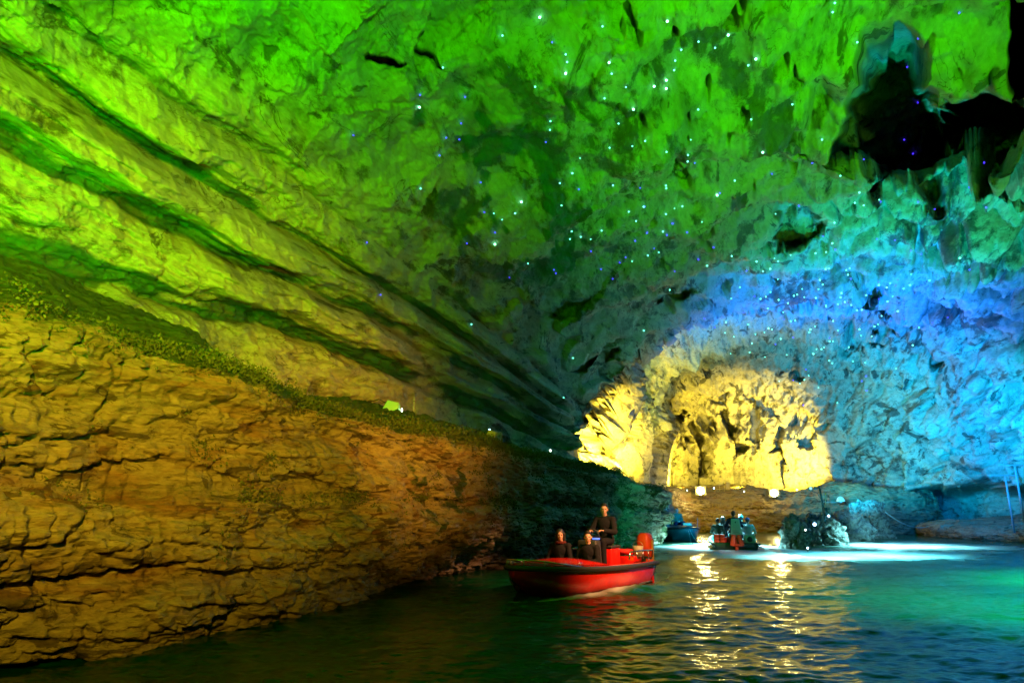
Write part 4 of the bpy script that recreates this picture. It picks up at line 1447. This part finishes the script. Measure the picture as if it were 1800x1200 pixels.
# ------------------------------------------------------------------ lamps and fittings
def flood(label, loc, target, lens_m, s=0.22, group=None, cat="floodlight", name="floodlight"):
    t_ = thing(name, label, cat, loc, 0, group)
    d = (Vector(target) - Vector(loc)).normalized()
    q_ = d.to_track_quat('X', 'Z').to_matrix()
    rz_ = Matrix.Translation((0, 0, s * 0.75)) @ q_.to_4x4()
    bm = bmesh.new()
    box(bm, (0, 0, 0), (s * 0.5, s * 1.2, s))
    for k in range(5):
        box(bm, (-s * 0.30, (k - 2) * s * 0.22, 0), (s * 0.16, s * 0.05, s * 0.8))
    bm.transform(rz_)
    h_ = obj("housing", bm, GREYBOX, t_, smooth=False, bevel=0.01)
    bm = bmesh.new()
    r_ = bmesh.ops.create_circle(bm, cap_ends=True, segments=28, radius=s * 0.40)
    bmesh.ops.rotate(bm, verts=bm.verts, matrix=Matrix.Rotation(math.pi / 2, 3, 'Y'))
    bmesh.ops.translate(bm, verts=bm.verts, vec=(s * 0.262, 0, 0))
    bm.transform(rz_)
    obj("lens", bm, lens_m, h_, smooth=False)
    bm = bmesh.new()
    tube(bm, [(0, -s * 0.68, s * 0.75), (0, -s * 0.68, 0.02), (0, s * 0.68, 0.02), (0, s * 0.68, s * 0.75)], s * 0.05, 6)
    obj("bracket", bm, STEEL, t_)
    return t_


fl1 = P(1232, 866, 47.8)
fl2 = P(1361, 869, 47.4)
flood("glaring warm floodlight on the back ledge, the left one of the pair", fl1 - Vector((0, 0, 0.3)), (2, 10, 1.0), E_WARM, 0.6)
flood("glaring warm floodlight on the back ledge, the right one of the pair", fl2 - Vector((0, 0, 0.3)), (4, 10, 1.0), E_WARM, 0.55)

KD = KDTree(CV.shape[0] * CV.shape[1])
cvf = CV.reshape(-1, 3)
apx, apy = topix(cvf)
for i in range(0, len(cvf)):
    KD.insert((apx[i], apy[i], 0.0), i)
KD.balance()


def on_cliff(px, py):
    best = KD.find_range((px, py, 0), 9.0)
    cand = [tuple(cvf[i]) for _, i, _ in best if cvf[i][1] > 1]
    if not cand:
        c_, i, _ = KD.find((px, py, 0))
        cand = [tuple(cvf[i])]
    return Vector(min(cand, key=lambda p_: p_[0] ** 2 + p_[1] ** 2))


g1 = on_cliff(708, 692)
gb = thing("floodlight", "boxy green-lit floodlight on top of the left cliff", "floodlight", g1 + Vector((-0.15, 0.2, -0.05)))
bm = bmesh.new()
box(bm, (0, 0, 0.12), (0.34, 0.26, 0.22), Matrix.Rotation(R(14), 3, 'Y'), taper=0.7)
obj("housing", bm, mat("green_lit_box", (0.30, 0.62, 0.30), 0.5, emit=(0.02, 0.6, 0.05), strength=0.12), gb, bevel=0.02)
bm = bmesh.new()
box(bm, (0.19, 0, 0.06), (0.02, 0.05, 0.06))
obj("lens", bm, E_WHITE, gb)
bm = bmesh.new()
tube(bm, [(-0.12, 0, 0.2), (-0.28, 0, 0.28), (-0.5, 0.05, 0.22)], 0.012, 6)
obj("cable", bm, RUBBER, gb)
g2 = on_cliff(736, 698)
st = thing("marker_stake", "short pale stake just right of the green-lit floodlight", "stake", g2)
bm = bmesh.new()
box(bm, (0, 0, 0.12), (0.03, 0.02, 0.34), taper=0.8)
obj("stake", bm, WHITEPAINT, st, bevel=0.004)
bm = bmesh.new()
tube(bm, [(0, 0, 0.20), (0, 0, 0.215)], 0.024, 8)
obj("band", bm, RUBBER, st)
g3 = on_cliff(879, 752)
bx = thing("junction_box", "small cream box with open frame on the cliff crest, right of the stake", "box", g3)
bm = bmesh.new()
box(bm, (0, 0, 0.12), (0.20, 0.14, 0.16), Matrix.Rotation(R(20), 3, 'Y'))
obj("case", bm, YELBOX, bx, smooth=False, bevel=0.01)
bm = bmesh.new()
tube(bm, [(0.12, 0, 0.0), (0.14, 0, 0.16), (0.24, 0, 0.16), (0.25, 0, 0.0)], 0.012, 6)
obj("frame", bm, WHITEPAINT, bx)


def pin_lamp(label, loc, m_, r=0.05, group=None, up=0.1, name="spot_lamp"):
    t_ = thing(name, label, "lamp", loc, 0, group)
    bm = bmesh.new()
    tube(bm, [(0, 0, -0.02), (0, 0, up)], r * 0.3, 6)
    tube(bm, [(0, r * 1.1, up), (0, -r * 0.2, up)], r * 0.95, 12, r * 1.15)
    obj("housing", bm, RUBBER, t_)
    bm = bmesh.new()
    ball(bm, (0, -r * 0.3, up), (r * 0.9, r * 0.5, r * 0.9), 12)
    obj("bulb", bm, m_, t_)
    return t_


for (px, py, Y, m_, r_, lab) in (
    (1208, 864, 48.3, E_WHITE, 0.04, "tiny white lamp on the back ledge, just left of the left warm floodlight"),
    (1255, 860, 48.3, E_BLUEW, 0.05, "tiny white lamp on the back ledge beside the cream rail"),
    (1308, 866, 48.6, E_WHITE, 0.05, "tiny lamp midway between the two warm floodlights"),
    (1401, 863, 46.6, E_WHITE, 0.06, "small lamp on the ledge right of the right warm floodlight"),
    (1457, 911, 26.4, E_BLUEW, 0.045, "blue-white lamp high on the dark jagged rock"),
    (1432, 926, 25.6, E_BLUEW, 0.065, "bright blue-white lamp halfway up the dark jagged rock"),
    (1420, 968, 24.0, E_BLUEW, 0.035, "bluish lamp at the foot of the dark jagged rock, at water level"),
    (1416, 936, 25.2, E_WHITE, 0.035, "tiny greenish lamp below the bright blue-white one on the dark rock"),
):
    pin_lamp(lab, P(px, py, Y), m_, r_)
g4 = on_cliff(874, 744)
pin_lamp("tiny cyan lamp above the cream box on the cliff crest", g4 + Vector((0, 0.1, 0.1)), E_BLUEW, 0.03)
g5 = on_cliff(982, 775)
pin_lamp("tiny white lamp far along the cliff crest", g5 + Vector((0, 0.1, 0.08)), E_WHITE, 0.04)

# cream rail and box on the back ledge
cr = thing("guard_rail", "cream metal box and low rail on the back ledge between the floodlights", "rail", P(1268, 862, 48.6))
bm = bmesh.new()
box(bm, (0.45, 0, 0.32), (0.28, 0.2, 0.5))
obj("box", bm, YELBOX, cr, bevel=0.015)
bm = bmesh.new()
for z_ in (0.10, 0.36):
    tube(bm, [(-0.5, 0, z_), (0.3, 0, z_ + 0.03)], 0.025, 6)
for x_ in (-0.45, -0.1, 0.22):
    tube(bm, [(x_, 0, -0.05), (x_, 0, 0.38)], 0.022, 6)
obj("rail", bm, YELBOX, cr)

# post with lamp, cabinets on the islet
pp = P(1449, 902, 27.2)
lp = thing("lamp_post", "thin blue-grey post with a round lamp on a short arm, on the little island", "lamp post", pp)
bm = bmesh.new()
tube(bm, [(0, 0, -0.3), (-0.04, 0, 0.5), (-0.10, 0, 1.05)], 0.045, 10, 0.035)
obj("pole", bm, BLUEBOX, lp)
bm = bmesh.new()
tube(bm, [(-0.10, 0, 0.96), (-0.28, 0, 0.93), (-0.42, 0, 0.92)], 0.022, 8)
box(bm, (-0.25, 0, 0.97), (0.10, 0.08, 0.08))
tube(bm, [(-0.42, 0, 0.85), (-0.2, 0, 0.78), (-0.08, 0, 0.55)], 0.012, 6)
obj("arm", bm, BLUEBOX, lp)
bm = bmesh.new()
tube(bm, [(-0.44, 0.07, 0.93), (-0.44, -0.05, 0.93)], 0.085, 18, 0.105)
hd = obj("lamp_head", bm, GREYBOX, lp)
bm = bmesh.new()
ball(bm, (-0.45, -0.055, 0.95), (0.06, 0.02, 0.06), 12)
obj("lens", bm, mat("lens_dim", (0.7, 0.85, 0.85), 0.3, emit=(0.4, 0.8, 0.8), strength=1.2), hd)
cab = thing("cabinet", "grey electric cabinet at the foot of the lamp post", "cabinet", pp + Vector((0.17, 0.05, -0.12)))
bm = bmesh.new()
box(bm, (0, 0, 0.16), (0.17, 0.14, 0.36))
bd = obj("case", bm, GREYBOX, cab, bevel=0.01)
bm = bmesh.new()
box(bm, (0, -0.075, 0.16), (0.13, 0.01, 0.30))
obj("door", bm, GREYBOX, bd)
cab = thing("cabinet", "narrow blue-black cabinet between the lamp post and the grey cabinet", "cabinet", pp + Vector((0.015, -0.09, -0.10)))
bm = bmesh.new()
box(bm, (0, 0, 0.15), (0.12, 0.10, 0.34))
bd = obj("case", bm, BLUEBOX, cab, bevel=0.01)
bm = bmesh.new()
box(bm, (0, -0.055, 0.16), (0.08, 0.01, 0.26))
obj("door", bm, BLUEBOX, bd)
sk = thing("stick", "thin yellowish stick leaning behind the grey cabinet", "stick", pp + Vector((0.10, 0.15, 0.05)))
bm = bmesh.new()
tube(bm, [(0, 0, 0.0), (0.05, 0, 0.35), (0.10, 0, 0.72)], 0.018, 8, 0.012)
obj("shaft", bm, YELBOX, sk)
bm = bmesh.new()
tube(bm, [(0.09, 0, 0.66), (0.10, 0, 0.73)], 0.022, 8)
obj("grip", bm, YELLOWP, sk)
dl = thing("dome_lamp", "pale dome lamp on the dark ledge right of the lamp post", "lamp", P(1478, 881, 42.0))
bm = bmesh.new()
rr_ = bmesh.ops.create_uvsphere(bm, u_segments=20, v_segments=12, radius=0.24)
bmesh.ops.delete(bm, geom=[v for v in bm.verts if v.co.z < -0.02], context='VERTS')
for v in bm.verts:
    v.co.z *= 1.25
obj("shade", bm, mat("pale_shade", (0.6, 0.75, 0.7), 0.4, emit=(0.35, 0.8, 0.7), strength=0.35), dl)
bm = bmesh.new()
tube(bm, [(0, 0, -0.08), (0, 0, 0.02)], 0.08, 12)
tube(bm, [(-1.2, 0, 0.0), (-0.5, 0, -0.05), (0, 0, -0.03)], 0.015, 6)
obj("base", bm, GREYBOX, dl)

# pale T posts on the right bank
GT = "T posts on the right bank"
for (px, py, Y, hh, lab, ln) in ((1781, 921, 33.5, 2.25, "pale blue T-shaped post on the right bank, the nearer to the island", 0.9), (1800, 912, 31.5, 2.35, "pale T-shaped post at the right edge, partly out of view", 0.85)):
    pt = P(px, py, Y)
    t_ = thing("t_post", lab, "post", pt, 0, GT)
    bm = bmesh.new()
    tube(bm, [(0, 0, -0.4), (0, 0, hh)], 0.045, 10)
    obj("upright", bm, WHITEPAINT, t_)
    bm = bmesh.new()
    box(bm, (-ln * 0.15, 0, hh + 0.03), (ln * 1.5, 0.09, 0.06))
    box(bm, (-ln * 0.75, 0, hh + 0.01), (0.10, 0.12, 0.05))
    obj("crossbar", bm, WHITEPAINT, t_, bevel=0.008)
    bm = bmesh.new()
    box(bm, (0, 0, -0.02), (0.22, 0.22, 0.04))
    obj("foot_plate", bm, GREYBOX, t_, bevel=0.005)

# slack rope from the boulder to the right bank
pa, pb = P(1556, 899, 36.5), P(1632, 925, 38.5)
pts = [pa.lerp(pb, t_) - Vector((0, 0, 0.32 * 4 * t_ * (1 - t_))) for t_ in np.linspace(0, 1, 24)]
bm = bmesh.new()
tube(bm, pts, 0.03, 8)
o = obj("rope", bm, ROPEM)
tag(o, "pale slack rope hanging from the blue-lit boulder towards the right bank", "rope")

# ------------------------------------------------------------------ moss and hanging plants on the cliff
rs = np.random.RandomState(5)
cm = CM.reshape(-1)
cz = cvf[:, 2]
cn = CN.reshape(-1, 3)
dcam = np.linalg.norm(cvf, axis=1)
clump = fbm(cvf[:, 0] * 1.1, cvf[:, 1] * 1.1, cvf[:, 2] * 1.5, 3, 601, 0.6)
wgt = (cvf[:, 1] > 3.5) * (apx > -200) * (apx < 1200) * (
    1.0 * np.exp(-((cz - 2.95 - 0.38 * sstep(13, 6, cvf[:, 1])) / 0.16) ** 2) * (CT.reshape(-1) < 0.72) * sstep(-0.35, 0.2, clump) * 1.4
    + 0.8 * np.exp(-((cz - 1.66) / 0.10) ** 2) * sstep(-0.1, 0.4, clump)
    + 0.5 * np.exp(-((cz - 2.35) / 0.25) ** 2) * sstep(0.25, 0.6, clump) + 0.25 * sstep(0.35, 0.7, clump) * (cz > 0.9) * (cz < 2.4) * (cvf[:, 1] > 8))
wgt = wgt * dcam ** 1.2
idx = rs.choice(len(cvf), 16000, p=wgt / wgt.sum())
verts, faces = [], []
for i in idx:
    p0 = cvf[i] + cn[i] * 0.01
    for k in range(6):
        s_ = rs.uniform(0.010, 0.026) * (1 + dcam[i] / 22)
        o_ = rs.normal(size=3) * 0.035 * (1 + dcam[i] / 25)
        d_ = cn[i] * rs.uniform(0.4, 1.2) + rs.normal(size=3) * 0.55 + np.array([0, 0, -0.45])
        d_ /= np.linalg.norm(d_)
        sd2 = np.cross(d_, rs.normal(size=3))
        sd2 /= np.linalg.norm(sd2)
        a_ = p0 + o_
        b0 = len(verts)
        verts += [a_, a_ + d_ * s_ * 0.6 + sd2 * s_ * 0.45, a_ + d_ * s_ * 1.4, a_ + d_ * s_ * 0.6 - sd2 * s_ * 0.45]
        faces.append((b0, b0 + 1, b0 + 2, b0 + 3))
me = bpy.data.meshes.new("hanging_moss")
me.from_pydata([tuple(v) for v in verts], [], faces)
me.materials.append(mat("moss_leaf", (0.10, 0.13, 0.03), 0.7, noise_amt=0.6, scale=2.5))
o = link(bpy.data.objects.new("hanging_moss", me))
o["kind"] = "stuff"
o["label"] = "dark green moss and small ferns hanging from the cliff lip"

# ------------------------------------------------------------------ pin lights on the vault
vf = VAULT.reshape(-1, 3)
df = D.reshape(-1, 3)
vx, vy = topix(vf)
ok = (vx > 600) & (vx < 1790) & (vy > 4) & (vy < 760) & (vf[:, 1] > 1) & (vf[:, 2] > 3)
okd = np.where(ok)[0]
KV = KDTree(len(okd))
for j, i in enumerate(okd):
    KV.insert((vx[i], vy[i], 0), i)
KV.balance()
BIG = [(944, 32), (1176, 42), (1155, 152), (742, 191), (990, 131), (1280, 67), (871, 434), (921, 354), (1338, 272), (1262, 348), (1324, 106), (1175, 159), (1176, 141), (1116, 196), (1072, 115)]
MED = [(781, 121), (740, 336), (833, 569), (1011, 631), (994, 700), (1471, 7), (1466, 24), (887, 66), (996, 98), (994, 113), (1078, 134), (1065, 177), (1196, 93), (1225, 77), (1189, 110), (1189, 126), (1313, 120),
       (1130, 246), (1229, 196), (1088, 220), (968, 233), (971, 214), (1175, 325), (1175, 334), (1060, 49), (1260, 87), (1389, 187), (1443, 250), (1508, 75), (932, 466), (942, 150), (1315, 212), (1175, 269), (1133, 368), (1170, 381), (1200, 365),
       (1020, 421), (1005, 424), (1059, 410), (1115, 197), (1294, 322), (1474, 307), (1513, 341), (1507, 359)]
BLU = [(650, 427), (624, 242), (1684, 27), (1610, 70), (1600, 117), (1610, 184), (1592, 250), (1602, 267), (1613, 356), (1646, 365), (1731, 288), (1704, 334), (1730, 367), (1550, 352), (1491, 285), (1430, 289), (1516, 283), (673, 515), (872, 413), (825, 430), (808, 250), (774, 277),
       (820, 175), (849, 321), (855, 375), (1091, 466), (1101, 456), (1060, 475), (1600, 438), (1618, 449), (1706, 478), (1664, 561), (1041, 446), (974, 484), (1076, 494), (740, 172), (960, 255), (811, 222), (788, 245), (975, 478)]
pts = [(x_, y_, 'big', 0.034) for x_, y_ in BIG] + [(x_, y_, 'cw', 0.026) for x_, y_ in MED] + [(x_, y_, 'bl', 0.024) for x_, y_ in BLU]
rr2 = random.Random(12)
while len(pts) < 285:
    if rr2.random() < 0.72:
        x_, y_ = rr2.gauss(1440, 95), rr2.gauss(545, 70)
        k_ = 'cw' if rr2.random() < 0.75 else 'bl'
    else:
        x_, y_ = rr2.gauss(1200, 150), rr2.gauss(370, 90)
        k_ = 'cw' if rr2.random() < 0.7 else 'bl'
    if 800 < x_ < 1720 and 20 < y_ < 720:
        pts.append((x_, y_, k_, rr2.uniform(0.018, 0.03)))
E_LB = mat("pin_led_bright", (1, 1, 1), 0.3, emit=(0.25, 1.0, 0.6), strength=9)
E_LC = mat("pin_led_cyan", (1, 1, 1), 0.3, emit=(0.15, 1.0, 0.7), strength=4)
E_LV = mat("pin_led_violet", (0.3, 0.3, 1), 0.3, emit=(0.05, 0.02, 1.0), strength=4)
for m_ in (E_LB, E_LC, E_LV):
    m_.cycles.emission_sampling = 'NONE'
GL = "pin lights strewn over the cave ceiling"
LBL = {'big': "larger bright star-like pin light on the green part of the ceiling", 'cw': "tiny cyan-white pin light among many on the cave ceiling", 'bl': "tiny violet-blue pin light on the cave ceiling"}


def led_mesh(r, m_):
    bm = bmesh.new()
    ball(bm, (0, 0, 0), (r, r, r * 0.8), 10)
    tube(bm, [(0, 0, -r * 1.6), (0, 0, -r * 0.3)], r * 0.55, 8, r * 0.8)
    me = bpy.data.meshes.new("pin_light")
    bmesh.ops.recalc_face_normals(bm, faces=bm.faces)
    bm.to_mesh(me)
    bm.free()
    me.materials.append(m_)
    return me


LM = {'big': led_mesh(1.0, E_LB), 'cw': led_mesh(1.0, E_LC), 'bl': led_mesh(1.0, E_LV)}
for x_, y_, k_, r_ in pts:
    c_, i, _ = KV.find((x_, y_, 0))
    near = KV.find_range((x_, y_, 0), 5)
    if near:
        i = min((q_[1] for q_ in near), key=lambda q_: float(np.linalg.norm(vf[q_] - (0, 0, CAMH))))
    dist_ = float(np.linalg.norm(vf[i] - (0, 0, CAMH)))
    p_ = vf[i] - df[i] * 0.07
    o = link(bpy.data.objects.new("pin_light", LM[k_]))
    o.location = p_
    o.scale = (r_ * (0.25 + dist_ / 36),) * 3
    o.rotation_euler = Vector(-df[i]).to_track_quat('Z', 'Y').to_euler()
    tag(o, LBL[k_], "pin light", GL)
